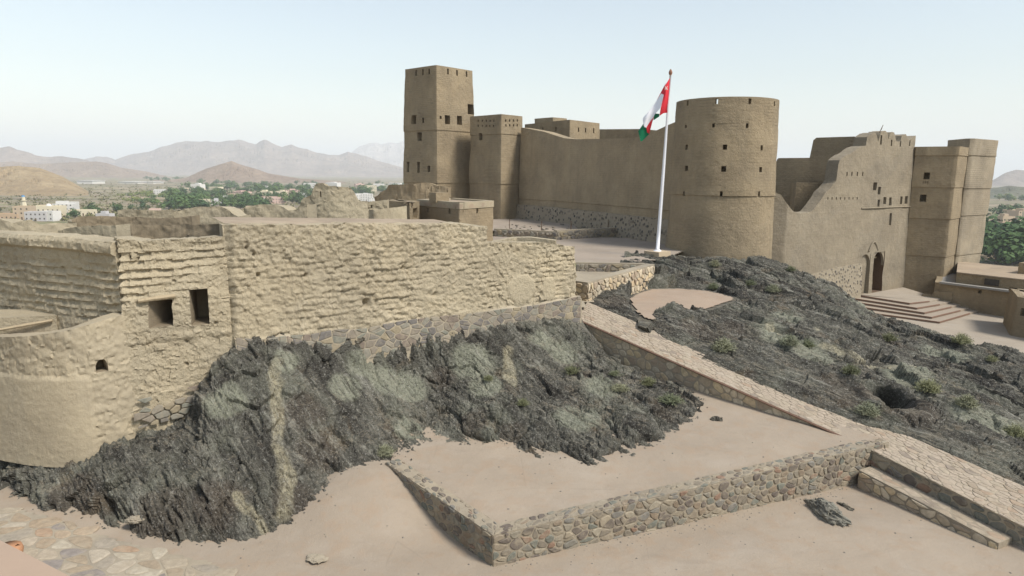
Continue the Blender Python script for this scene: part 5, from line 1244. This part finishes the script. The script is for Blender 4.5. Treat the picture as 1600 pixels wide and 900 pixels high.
# boulders
def boulder(px, py, z, sz, rz, label, seed, mat='rock_cliff', to=None):
    c = atz(px, py, z); n, k = 44, 26; U_, V_ = np.meshgrid(np.linspace(0, 2 * math.pi, n), np.linspace(0, math.pi, k), indexing='ij')
    if to: e_ = atz(*to, z); rz = -(math.atan2(e_[1] - c[1], e_[0] - c[0]) - math.pi / 2); c = (c + e_) / 2; sz = (sz[0], np.linalg.norm((e_ - atz(px, py, z))[:2]) / 2, sz[2])
    d = np.stack([np.sin(V_) * np.cos(U_), np.sin(V_) * np.sin(U_), np.cos(V_)], -1).reshape(-1, 3)
    r_ = 1 + .35 * facets(d * 1.3 + seed, .8) + .18 * facets(d * 3.5 + seed, .9) + .08 * fbm(d * 5 + seed, 3)
    q_ = d * r_[:, None] * np.array(sz); q_ = q_ @ rot3(0, 0, -rz).T; V = q_ + c
    V = V.reshape(n, k, 3); V[-1] = V[0]; V[:, 0] = V[0, 0]; V[:, -1] = V[0, -1]
    o = link('boulder', mesh_np('boulder', V.reshape(-1, 3), grid_quads(n, k), M[mat], False), None, c); return tag(o, label, 'rock')
boulder(1262, 782, .02, (.34, .95, .34), .55, 'grey-white striped rock poking from the sand beside the stone wall', 3.3, 'rock_pale', to=(1320, 824))
boulder(1310, 786, .0, (.1, .33, .08), .75, 'small flat rock sliver right of the striped rock', 8.1, to=(1334, 800))
boulder(1120, 656, float(on_terrace(1120, 656)[2]), (.22, .14, .13), .2, 'small lone dark rock on the sand terrace', 5.2)
boulder(1238, 651, float(on_terrace(1238, 651)[2]), (.12, .1, .1), .2, 'tiny stone on the sand near the ramp', 6.4)
boulder(495, 872, .05, (.25, .2, .04), .2, 'pale stone half sunk in the courtyard ground', 7.7, 'mortar_pale')
_c = cliff_top(210, 812); boulder(210, 812, float(_c[2]), (.24, .14, .08), .1, 'pale flat stone lying on the dark rock foot', 9.7, 'mortar_pale')

# ================================================================== FLAGPOLE
fb_ = at(1027, 394, 45.0); ft = at(1047.5, 118, 45.0); fbz = fb_[2]
fp0 = empty('flagpole', (fb_[0], fb_[1], fbz - .5), 'white tapering flagpole on a tan plinth before the round tower', 'flagpole')
MB().box((fb_[0], fb_[1], fbz - .2), (1.25, 1.25, .56), .7).build('plinth', M['plinth'], fp0)
n = 9; pts = [fb_ + (ft - fb_) * k / (n - 1) for k in range(n)]; MB().tube(pts, [.125 - .065 * k / (n - 1) for k in range(n)], 14).build('pole', M['pole'], fp0, smooth=True)
MB().tube([ft, ft + (0, 0, .1), ft + (0, 0, .2), ft + (0, 0, .32), ft + (0, 0, .4)], [.05, .11, .12, .08, .02], 10).build('finial', M['gold'], fp0, smooth=True)
MB().tube([fb_ + (0, 0, .02), fb_ + (0, 0, .12), fb_ + (0, 0, .22)], [.3, .26, .13], 14).build('base_collar', M['pole'], fp0, smooth=True)
MB().tube([fb_ + (.1, -.2, 1.2), fb_ * .5 + ft * .5 + (.05, -.22, 0), ft + (0, -.12, -.1)], .012, 4).build('halyard', M['pole'], fp0)
# flag: nets of (px, py, depth offset)
def cloth(mb, net, mi, nu=14, nv=10, rip=.10):
    net = np.array(net, float); b = len(mb.V)
    for i in range(nu + 1):
        for j in range(nv + 1):
            u, v = i / nu * (net.shape[0] - 1), j / nv * (net.shape[1] - 1); a_, c_ = min(int(u), net.shape[0] - 2), min(int(v), net.shape[1] - 2); fu_, fv_ = u - a_, v - c_
            q_ = (net[a_, c_] * (1 - fu_) + net[a_ + 1, c_] * fu_) * (1 - fv_) + (net[a_, c_ + 1] * (1 - fu_) + net[a_ + 1, c_ + 1] * fu_) * fv_
            mb.V.append(tuple(at(q_[0], q_[1], 44.9 + q_[2] + rip * math.sin(q_[0] * .35 + q_[1] * .12) * min(1, (1048 - q_[0]) / 8))))
    for i in range(nu):
        for j in range(nv):
            k = b + i * (nv + 1) + j; mb.F.append((k, k + nv + 1, k + nv + 2, k + 1)); mb.M.append(mi)
mb = MB()
cloth(mb, [[(1046.6, 122, 0), (1045.6, 140, 0), (1044.3, 158, 0), (1042.8, 176, 0)], [(1040, 132, -.1), (1040, 148, -.15), (1037.5, 165, -.1), (1036.5, 177, 0)], [(1033, 146, .1), (1037, 149, -.1), (1032.5, 168, -.1), (1030.5, 181, .1)]], 0)
o_red = mb.build('red_band', M['red'], None)
mb = MB(); cloth(mb, [[(1033, 146, .1), (1037, 148, -.1), (1032.5, 168, -.1)], [(1021, 165, .2), (1025, 170, .0), (1024, 177, 0)], [(1004, 185, .3), (1012, 186, .2), (1019, 186, .1)], [(1005.5, 196, .3), (1007.5, 199, .25), (1010, 199, .2)]], 0)
o_wh = mb.build('white_stripe', M['white'], None)
mb = MB(); cloth(mb, [[(1040, 130, .12), (1034, 146, .16)], [(1026, 157, .3), (1021, 166, .3)]], 0, rip=.02); cloth(mb, [[(1022, 182, .15), (1018, 186, .1)], [(1019.5, 190, .2), (1010, 199, .2)], [(1014.5, 209, .3), (1011, 207, .3)]], 0)
o_r2 = mb.build('red_stripe', M['red'], None)
mb = MB(); cloth(mb, [[(1030.5, 178, .2), (1030, 182, .15)], [(1022, 177, .3), (1021, 188, .3)]], 0, rip=.03); cloth(mb, [[(1005.5, 193, .4), (1010, 200, .35)], [(997, 205, .4), (1014.5, 209, .35)], [(1001, 221, .45), (1004, 220, .45)]], 0)
o_gr = mb.build('green_stripe', M['green'], None)
fr = empty('flag', (ft[0], ft[1], at(1046, 122, 45)[2]), 'limp red, white and green flag hanging from the flagpole', 'flag')
mb = MB(); c_ = at(1041, 138, 44.62); 
for sgn in (1, -1): mb.tube([c_ + (sgn * -.10, 0, -.10), c_, c_ + (sgn * .08, 0, .13)], [.02, .03, .02], 6)
mb.tube([c_ + (-.09, 0, .03), c_ + (.0, -.01, -.07), c_ + (.08, 0, -.02)], .022, 6)
emb = mb.build('emblem', plain('emblem', (.75, .55, .50), .7, .1), None)
for ob in (o_red, o_wh, o_r2, o_gr, emb):
    ob.parent = fr; ob.location = (-WL[fr.name][0], -WL[fr.name][1], -WL[fr.name][2])
    if ob is not emb:
        sm = ob.modifiers.new('solid', 'SOLIDIFY'); sm.thickness = .01

# loose pebbles and chips on the ground
mb = MB(); rp2 = np.random.default_rng(8)
for k in range(420):
    x, y = rp2.uniform(-8, 16), rp2.uniform(9, 21.5)
    if k % 3 == 0: u_ = rp2.uniform(0, LR); q_ = W_C[:2] + dR * u_ + nR * abs(rp2.normal(0, .35)); x, y = q_
    if inpoly(np.array([x]), np.array([y]), inner)[0]: z = float(terr(np.array([x]), np.array([y]))[0])
    else: z = float(near_z(np.array([x]), np.array([y]))[0])
    s_ = rp2.uniform(.012, .045); c_ = np.array([x, y, z]); V_ = [c_ + s_ * np.array(d_) * rp2.uniform(.6, 1.2) for d_ in ((1, 0, 0), (0, 1, 0), (-1, 0, 0), (0, -1, 0), (0, 0, .8))]
    b_ = len(mb.V); mb.V += [tuple(v) for v in V_]; mb.F += [(b_, b_ + 1, b_ + 4), (b_ + 1, b_ + 2, b_ + 4), (b_ + 2, b_ + 3, b_ + 4), (b_ + 3, b_, b_ + 4)]; mb.M += [0] * 4
tag(mb.build('pebbles', M['foot_stone']), 'loose pebbles on the sand', 'pebbles', kind='stuff')

# scree where the rock runs into the sand
mb = MB(); rp3 = np.random.default_rng(18)
tz_ = np.where(inpoly(cf[:, 0], cf[:, 1], inner), terr(cf[:, 0], cf[:, 1]), near_z(cf[:, 0], cf[:, 1])); edge = np.where(np.abs(cf[:, 2] - tz_) < .03)[0]
for k in rp3.choice(edge, min(900, len(edge)), replace=False):
    c_ = cf[k] + np.array([*rp3.normal(0, .13, 2), 0]); s_ = .015 + .05 * rp3.random() ** 2.5; c_[2] = tz_[k] + s_ * .2
    pts_ = [c_ + s_ * rp3.uniform(.6, 1.25) * np.array(d_) for d_ in ((1, 0, 0), (.3, .9, 0), (-.9, .5, 0), (-.6, -.8, 0), (.5, -.9, 0), (.1, .1, .75))]
    b_ = len(mb.V); mb.V += [tuple(v) for v in pts_]; mb.F += [(b_ + a_, b_ + (a_ + 1) % 5, b_ + 5) for a_ in range(5)]; mb.M += [0] * 5
tag(mb.build('scree', M['rock_cliff']), 'small broken stones along the foot of the dark rock', 'scree', kind='stuff')

# ================================================================== SHRUBS
def leafmat(name, c, var=.35, trans=.15):
    t = NT(name, .7); oi = t.n('ShaderNodeObjectInfo'); n = t.noise(1.7, 4)
    col = t.mix(n, mul(c, 1 - var), mul(c, 1 + var)); col = t.mix(t.math('MULTIPLY', oi.outputs['Random'], .45), col, (c[0] * 1.35, c[1] * 1.15, c[2] * .9))
    m_ = t.done(col); return m_
M['shrub_grey'] = leafmat('shrub_grey', (.24, .25, .17)); M['shrub_green'] = leafmat('shrub_green', (.165, .18, .105)); M['shrub_yellow'] = leafmat('shrub_yellow', (.25, .26, .15))
M['tree_dark'] = leafmat('tree_dark', (.05, .095, .03)); M['tree_mid'] = leafmat('tree_mid', (.085, .14, .045)); M['tree_light'] = leafmat('tree_light', (.20, .24, .07)); M['bark'] = plain('bark', (.12, .09, .065), .9)
def shrub_mesh(nm, mat, n, seed):
    r = np.random.default_rng(seed); mb = MB()
    for k in range(n):
        th = r.uniform(0, 2 * math.pi); ph = r.uniform(.05, 1.35); L_ = r.uniform(.6, 1.0) * (1 - .15 * ph); d = np.array([math.sin(ph) * math.cos(th), math.sin(ph) * math.sin(th), math.cos(ph) * .85 + .05])
        b_ = d * r.uniform(.0, .25); t_ = d * L_ + r.normal(0, .05, 3); s_ = np.cross(d, r.normal(size=3)); s_ = s_ / np.linalg.norm(s_) * r.uniform(.010, .020); mid = (b_ + t_) / 2 + r.normal(0, .05, 3)
        mb.quad([b_ - s_ * .4, b_ + s_ * .4, mid + s_, mid - s_]); mb.quad([mid - s_, mid + s_, t_ + s_ * .2, t_ - s_ * .2])
        for q in range(7):
            c_ = b_ + (t_ - b_) * r.uniform(.35, 1.05) + r.normal(0, .04, 3); e_ = r.normal(size=3); e_ = e_ / np.linalg.norm(e_) * .045; g_ = np.cross(e_, r.normal(size=3)); g_ = g_ / np.linalg.norm(g_) * .02
            mb.quad([c_ - e_, c_ + g_, c_ + e_, c_ - g_])
    return mesh_py(nm, mb.V, mb.F, mat)
SH = [shrub_mesh('shrub', M['shrub_grey'], 260, 1), shrub_mesh('shrub', M['shrub_grey'], 260, 2), shrub_mesh('shrub', M['shrub_green'], 240, 3), shrub_mesh('shrub', M['shrub_yellow'], 240, 4)]
def shrub(px, py, r_, k, label, top=ridge_top, flatz=.8):
    p_ = top(px, py); o = bpy.data.objects.new('shrub', SH[k]); COL.objects.link(o); o.location = [float(v) for v in p_ - (0, 0, .03)]; r_ *= 1.3; o.scale = (r_, r_, r_ * flatz); o.rotation_euler = (0, 0, random.uniform(0, 6)); tag(o, label, 'shrub')
shrub(1129, 543, .62, 0, 'round grey shrub growing against the upper ramp edge')
shrub(1234, 535, .55, 0, 'round grey shrub half way up the ridge between two pale rock bands'); shrub(1262, 538, .4, 2, 'dark small shrub beside the round grey shrub on the ridge')
shrub(1210, 452, .55, 1, 'pale grey shrub high on the ridge near the round tower'); shrub(1113, 448, .45, 2, 'small green tuft behind the pink sand patch'); shrub(1172, 442, .4, 2, 'tiny green tuft near the ridge crest')
shrub(1356, 644, .55, 0, 'silvery grass clump left of the dark rock hollow'); shrub(1447, 610, .6, 3, 'yellow-green shrub right of the dark rock hollow'); shrub(1508, 632, .55, 1, 'grey shrub on the ridge far right of the hollow')
shrub(1584, 677, .5, 3, 'bright green tuft near the right edge'); shrub(1502, 533, .7, 3, 'pale yellow grass on the ridge crest by the court'); shrub(1118, 412, .5, 1, 'grey scrub below the base of the round tower'); shrub(1237, 419, .4, 2, 'small tuft on the crest before the gate wall'); shrub(1390, 528, .5, 2, 'dark tuft below the gate steps on the ridge crest'); shrub(1330, 580, .45, 2, 'small dark shrub in the middle of the ridge')
shrub(1548, 560, .35, 3, 'little tuft at the court kerb')
shrub(896, 582, .38, 2, 'round green shrub on the rock below the house corner', cliff_top); shrub(960, 582, .35, 2, 'flat green shrub right of the round green shrub', cliff_top, .5); shrub(1012, 597, .38, 2, 'green shrub near the ramp wall foot', cliff_top)
shrub(1048, 624, .55, 2, 'wide low green shrub at the tip of the terrace rock', cliff_top, .5); shrub(970, 605, .45, 0, 'pale grey scrub in the middle of the terrace rock', cliff_top, .5); shrub(603, 706, .42, 1, 'grey green shrub at the wall end beside the dark cliff', cliff_top, .7)
shrub(765, 590, .25, 2, 'tiny shrub at the foot of the green rock slab', cliff_top); shrub(815, 630, .3, 2, 'small shrub among the flat terrace rocks', cliff_top)

# ================================================================== TREES AND TOWN
def crown_mesh(nm, mat, seed, n=420):
    r = np.random.default_rng(seed); mb = MB(); lobes = [(r.normal(0, .33, 3) * (1, 1, .6) + (0, 0, .62), r.uniform(.24, .42)) for _ in range(9)]
    for k in range(n):
        c_, rad = lobes[r.integers(9)]; d = r.normal(size=3); d /= np.linalg.norm(d); p_ = c_ + d * rad * r.uniform(.75, 1.05); p_[2] = max(p_[2], .12)
        a_ = np.cross(d, r.normal(size=3)); a_ = a_ / np.linalg.norm(a_) * r.uniform(.05, .12); b_ = np.cross(d, a_) * r.uniform(.5, 1) + d * r.normal(0, .03)
        mb.quad([p_ - a_, p_ - b_, p_ + a_, p_ + b_])
    return mesh_py(nm, mb.V, mb.F, mat)
tr_b = MB(); tr_b.tube([(0, 0, -.15), (.02, .01, .2), (-.03, .02, .5)], [.06, .045, .02], 6); tr_b.tube([(.02, .01, .2), (.2, .05, .45)], [.03, .015], 5); tr_b.tube([(.02, .01, .25), (-.18, -.08, .5)], [.03, .012], 5)
TRUNK = mesh_py('trunk', tr_b.V, tr_b.F, M['bark']); CROWNS = [crown_mesh('crown', M[k], s) for s, k in enumerate(('tree_dark', 'tree_mid', 'tree_dark', 'tree_mid', 'tree_light'))]
def tree(px, py, h, k, label, group, wid=1.0, z=None):
    p_ = atz(px, py, PLAIN)
    p_[2] = float(ground_z(np.array([p_[0]]), np.array([p_[1]]))[0]) - .2
    o = bpy.data.objects.new('tree', None); COL.objects.link(o); o.location = [float(v) for v in p_]; o.scale = (h * wid, h * wid, h); o.rotation_euler = (0, 0, random.uniform(0, 6)); tag(o, label, 'tree', group); o.empty_display_size = .2
    for nm, me in (('trunk', TRUNK), ('crown', CROWNS[k])):
        c_ = bpy.data.objects.new(nm, me); COL.objects.link(c_); c_.parent = o
random.seed(21)
def scatter(n, x0, x1, y0, y1, h0, h1, ks, label, group, wid=(1.0, 1.7)):
    for _ in range(n): tree(random.uniform(x0, x1), random.uniform(y0, y1), random.uniform(h0, h1), random.choice(ks), label, group, random.uniform(*wid))
scatter(32, 262, 312, 303, 331, 8, 12, (0, 1, 2), 'dark tree in the grove in front of the cream houses', 'trees of the left grove')
scatter(56, 300, 420, 292, 330, 7, 11, (0, 2, 1), 'dark tree among the houses behind the mud mounds', 'trees of the middle grove')
scatter(52, 405, 500, 288, 318, 8, 12, (0, 2, 1), 'dark tree in the dense belt left of the gable ruin', 'trees of the dense belt')
scatter(28, 545, 632, 287, 308, 8, 12, (0, 2, 1), 'dark tree between gable ruin and square tower', 'trees beside the square tower')
scatter(26, 290, 420, 286, 300, 8, 12, (1, 0, 3), 'small far tree at the back of the town', 'trees at the back of the town')
scatter(26, 185, 285, 303, 320, 3.5, 6, (4, 4, 3), 'light green bushy tree on the open field', 'light green field trees')
scatter(10, 220, 290, 280, 284, 9, 12, (1, 3), 'tree of the far row behind the white sheds', 'far tree row')
for x, y, h, k, l in [(118, 341, 7, 0, 'dark bushy tree right of the white house'), (142, 335, 9, 0, 'upright dark tree between white house and field'), (183, 334, 8, 2, 'round dark tree above the ruined wall'), (222, 327, 7, 0, 'wide dark bush before the far ruin wall'), (205, 328, 5, 2, 'small dark bush at the left of the wide bush')]: tree(x, y, h, k, l, None, 1.1)
scatter(24, 1536, 1640, 372, 412, 11, 15, (0, 2, 0), 'dark tree of the grove right of the fort', 'trees of the right grove', (1.0, 1.4))
scatter(9, 1560, 1620, 330, 345, 7, 10, (0, 1), 'tree behind the tan house at the right edge', 'trees behind the right houses')
scatter(16, 1545, 1620, 304, 314, 7, 11, (1, 3, 4), 'pale far tree along the dry river bed', 'trees along the river bed')
# scrub on the plain
r = np.random.default_rng(5); mb = MB()
for k in range(2600):
    px, py = r.uniform(-60, 640), 284 + 62 * r.random() ** 1.2
    if px > 330 and r.random() < .4: continue
    p_ = atz(px, py, PLAIN); p_[2] = ground_z(np.array([p_[0]]), np.array([p_[1]]))[0]; s_ = r.uniform(1.0, 3.2)
    for q in range(6):
        d = r.normal(size=3) * (.6, .6, .3) + (0, 0, .35); c_ = p_ + d * s_; a_ = r.normal(size=3); a_ = a_ / np.linalg.norm(a_) * s_ * .5; b_ = np.cross(a_, r.normal(size=3)); b_ = b_ / np.linalg.norm(b_) * s_ * .4; mb.quad([c_ - a_, c_ - b_, c_ + a_, c_ + b_])
tag(mb.build('scrub', leafmat('scrub', (.125, .125, .055), .4)), 'low scrub dotted over the dry plain', 'scrub', kind='stuff')

HC = {'white': (.62, .60, .56), 'cream': (.62, .55, .40), 'tan': (.47, .37, .26), 'grey': (.48, .46, .45), 'ochre': (.48, .35, .23), 'pink': (.52, .38, .32)}
for k, v in HC.items(): M['h_' + k] = plain('house_' + k, v, .85, .08, .3)
def house_at(px, py, w_, d_, h_, colr, label, rz=.3, storeys=1, upper=None, cat='house', group=None, dome=False):
    p_ = atz(px, py, PLAIN); gz_ = float(ground_z(np.array([p_[0]]), np.array([p_[1]]))[0]); p_[2] = gz_
    e = empty('town_house', p_, label, cat, group, 0); cr, sr = math.cos(rz), math.sin(rz)
    def loc(x, y, z): return (p_[0] + x * cr - y * sr, p_[1] + x * sr + y * cr, gz_ + z)
    MB().box(loc(0, 0, h_ / 2 - .5), (w_, d_, h_ + 1), rz).build('wall', M['h_' + colr], e)
    rf = MB(); rf.box(loc(0, -d_ / 2 + .12, h_ + .35), (w_, .24, .7), rz); rf.box(loc(0, d_ / 2 - .12, h_ + .35), (w_, .24, .7), rz); rf.box(loc(-w_ / 2 + .12, 0, h_ + .35), (.24, d_ - .5, .7), rz); rf.box(loc(w_ / 2 - .12, 0, h_ + .35), (.24, d_ - .5, .7), rz)
    tag(rf.build('roof_parapet', M['h_' + colr], e), kind='stuff')
    n = max(2, int(w_ / 3.2))
    for s in range(max(1, round(h_ / 3.4))):
        for k in range(n):
            x = (k + .5) * w_ / n - w_ / 2
            if s == 0 and k == n // 2: MB().box(loc(x, -d_ / 2, 1.1), (1.1, .16, 2.2), rz).build('door', M['wood_dark'], e)
            else: MB().box(loc(x, -d_ / 2, s * 3.3 + 1.9), (1.0, .14, 1.2), rz).build('window', M['dark_hole'], e)
    if upper: MB().box(loc(upper[0], 0, h_ + upper[2] / 2), (upper[1], d_ * .6, upper[2]), rz).build('upper_room', M['h_' + colr], e)
    if dome:
        prof_ = [(math.sin(a_) * 2.2, math.cos(a_) * 2.2) for a_ in np.linspace(0, 1.57, 7)]; MB().tube([loc(0, 0, h_ + .3 + z) for z, _ in prof_], [max(.05, r_) for _, r_ in prof_], 14).build('dome', M['h_white'], e, smooth=True)
    return e
house_at(8, 343, 26, 12, 4, 'ochre', 'low ochre house left of the minaret', .1)
house_at(40, 343, 12, 11, 10, 'tan', 'square tan block under the minaret', .2)
house_at(62, 345, 16, 10, 6.5, 'grey', 'grey house wall right of the tan minaret block', .1); house_at(80, 345, 11, 9, 7, 'white', 'small bright white house in front of the cream house', -.1)
house_at(78, 337, 22, 14, 8, 'cream', 'cream mosque house with a small white dome', .2, dome=True); house_at(103, 335, 16, 12, 9, 'white', 'tall white house with raised room left of the dark bushy tree', .25, upper=(-2, 8, 3)); house_at(112, 333, 11, 9, 10, 'white', 'white house block at the right end of the white cluster', .25)
house_at(130, 337, 20, 8, 4.5, 'cream', 'low cream annex stretching right of the white cluster', .2)
# minaret
p_ = atz(38.5, 327, PLAIN); gz_ = float(ground_z(np.array([p_[0]]), np.array([p_[1]]))[0]); zb = at(38, 327, p_[1])[2]; H_ = at(38, 305, p_[1])[2] - gz_
mn = empty('minaret', (p_[0], p_[1], gz_), 'slim cream minaret with blue cap at the left edge of the town', 'minaret')
b0 = np.array([p_[0], p_[1], gz_])
MB().tube([b0 + (0, 0, H_ * k) for k in (0, .3, .55, .62)], [2.6, 2.3, 1.9, 1.9], 8).build('shaft', M['h_cream'], mn); MB().tube([b0 + (0, 0, H_ * k) for k in (.62, .63, .655, .66)], [2.0, 2.8, 2.8, 2.0], 10).build('balcony', M['h_cream'], mn)
MB().tube([b0 + (0, 0, H_ * k) for k in (.66, .8, .9)], [1.6, 1.5, 1.4], 8).build('upper_shaft', M['h_cream'], mn); MB().tube([b0 + (0, 0, H_ * k) for k in (.9, .94, .98, 1.0)], [1.6, 1.55, 1.0, .1], 10).build('blue_cap', plain('blue_cap', (.06, .24, .48), .5), mn, smooth=True)
for k, (x, y, w_, h_, c_, l) in enumerate([(165, 341, 10, 4, 'grey', 'low grey house behind the far left ruin wall'), (243, 335, 9, 5, 'pink', 'small pale pink house above the long ruin wall'), (319, 323, 11, 9, 'cream', 'blocky cream house above the flat-topped mound'), (340, 319, 12, 6, 'grey', 'grey flat house right of the blocky cream house'), (350, 313, 9, 8, 'white', 'pale narrow house with raised roof near the notch'), (363, 312, 7, 10, 'tan', 'narrow tan house beside the notch'),
      (377, 305, 24, 6, 'pink', 'long pinkish house in the second row'), (250, 303, 14, 8, 'white', 'bright white cube house on the green field'), (300, 300, 34, 8, 'cream', 'yellowish long house left of the small white mosque'), (310, 300, 18, 16, 'white', 'white mosque building with raised centre'), (338, 297, 20, 8, 'cream', 'far cream house at the back of the trees'), (396, 316, 9, 8, 'cream', 'cream house at the edge of the humped ruin'),
      (415, 309, 16, 11, 'cream', 'big cream house with upper floor left of the dense belt'), (425, 315, 30, 8, 'pink', 'wide brownish house above the humped ruin'), (405, 318, 10, 8, 'white', 'white house below the wide brownish house'), (456, 305, 22, 9, 'pink', 'pink white house inside the dense belt'), (470, 309, 16, 8, 'white', 'white house at the left of the gable ruin'), (461, 312, 12, 6, 'white', 'low white house in front of the pink white house'), (440, 306, 14, 8, 'cream', 'pale house behind the wide brownish house'),
      (410, 296, 34, 9, 'white', 'long far white building at the town edge'), (486, 292, 30, 12, 'white', 'far white house left of the gable peak'), (521, 291, 30, 12, 'white', 'far white house right of the gable peak'), (578, 298, 26, 14, 'cream', 'yellow roofed house right of the gable ruin'), (566, 310, 26, 8, 'white', 'white houses row right of the gable ruin'), (573, 312, 16, 9, 'white', 'white villa just right of the gable ruin'), (582, 314, 10, 6, 'white', 'small white house at the foot of the right row'), (592, 293, 24, 12, 'white', 'far white house near the tower edge'), (562, 293, 22, 12, 'pink', 'far pinkish house over the right grove'), (618, 290, 30, 10, 'white', 'farthest white house by the tower edge'),
      (392, 330, 7, 5, 'tan', 'tan hut low behind the mud mounds'), (1595, 345, 18, 10, 'tan', 'big tan house at the right edge'), (1582, 338, 14, 8, 'tan', 'tan house left of the big tan house'), (1558, 362, 12, 6, 'pink', 'tan box house just right of the fort'), (1569, 352, 10, 8, 'tan', 'square tan house above the right grove'), (1572, 372, 8, 6, 'pink', 'pinkish house inside the right grove'), (1618, 352, 16, 12, 'cream', 'cream house beyond the right edge')]):
    house_at(x, y + 1.5, w_ * 1.1, w_ * .8, h_ * .95, c_, l, random.uniform(-.4, .5), upper=(random.uniform(-2, 2), w_ * .4, 2.6) if k % 3 == 0 else None)
# far sheds
for x0_, x1_, y_, h_, l in [(125, 160, 287, 8, 'white factory shed left of the long shed'), (188, 230, 287, 5, 'very long low white shed on the plain'), (236, 250, 287, 5, 'short white shed right of the long shed')]:
    a_, b_ = atz(x0_, y_, PLAIN), atz(x1_, y_, PLAIN); e = empty('shed', (*((a_ + b_)[:2] / 2), PLAIN), l, 'shed'); L_ = abs(b_[0] - a_[0]); c_ = (a_ + b_) / 2
    MB().box((c_[0], c_[1], PLAIN + h_ / 2), (L_, 60, h_ + 2)).build('wall', M['h_white'], e); MB().prism([(c_[0] - L_ / 2 - 2, c_[1] - 32), (c_[0] + L_ / 2 + 2, c_[1] - 32), (c_[0] + L_ / 2 + 2, c_[1] + 32), (c_[0] - L_ / 2 - 2, c_[1] + 32)], PLAIN + h_ + 1.0, PLAIN + h_ + 2).build('roof', M['h_white'], e)

# ================================================================== HAZE
t = bpy.data.materials.new('haze'); t.use_nodes = True; t.node_tree.nodes.clear()
pv_ = t.node_tree.nodes.new('ShaderNodeVolumePrincipled'); pv_.inputs['Color'].default_value = (.90, .95, 1.0, 1); pv_.inputs['Density'].default_value = 1.25e-4; pv_.inputs['Anisotropy'].default_value = 0.0
ot = t.node_tree.nodes.new('ShaderNodeOutputMaterial'); t.node_tree.links.new(pv_.outputs[0], ot.inputs['Volume'])
hz = MB().box((0, 4000, 340), (34000, 34000, 760)).build('haze', t); tag(hz, kind='stuff')
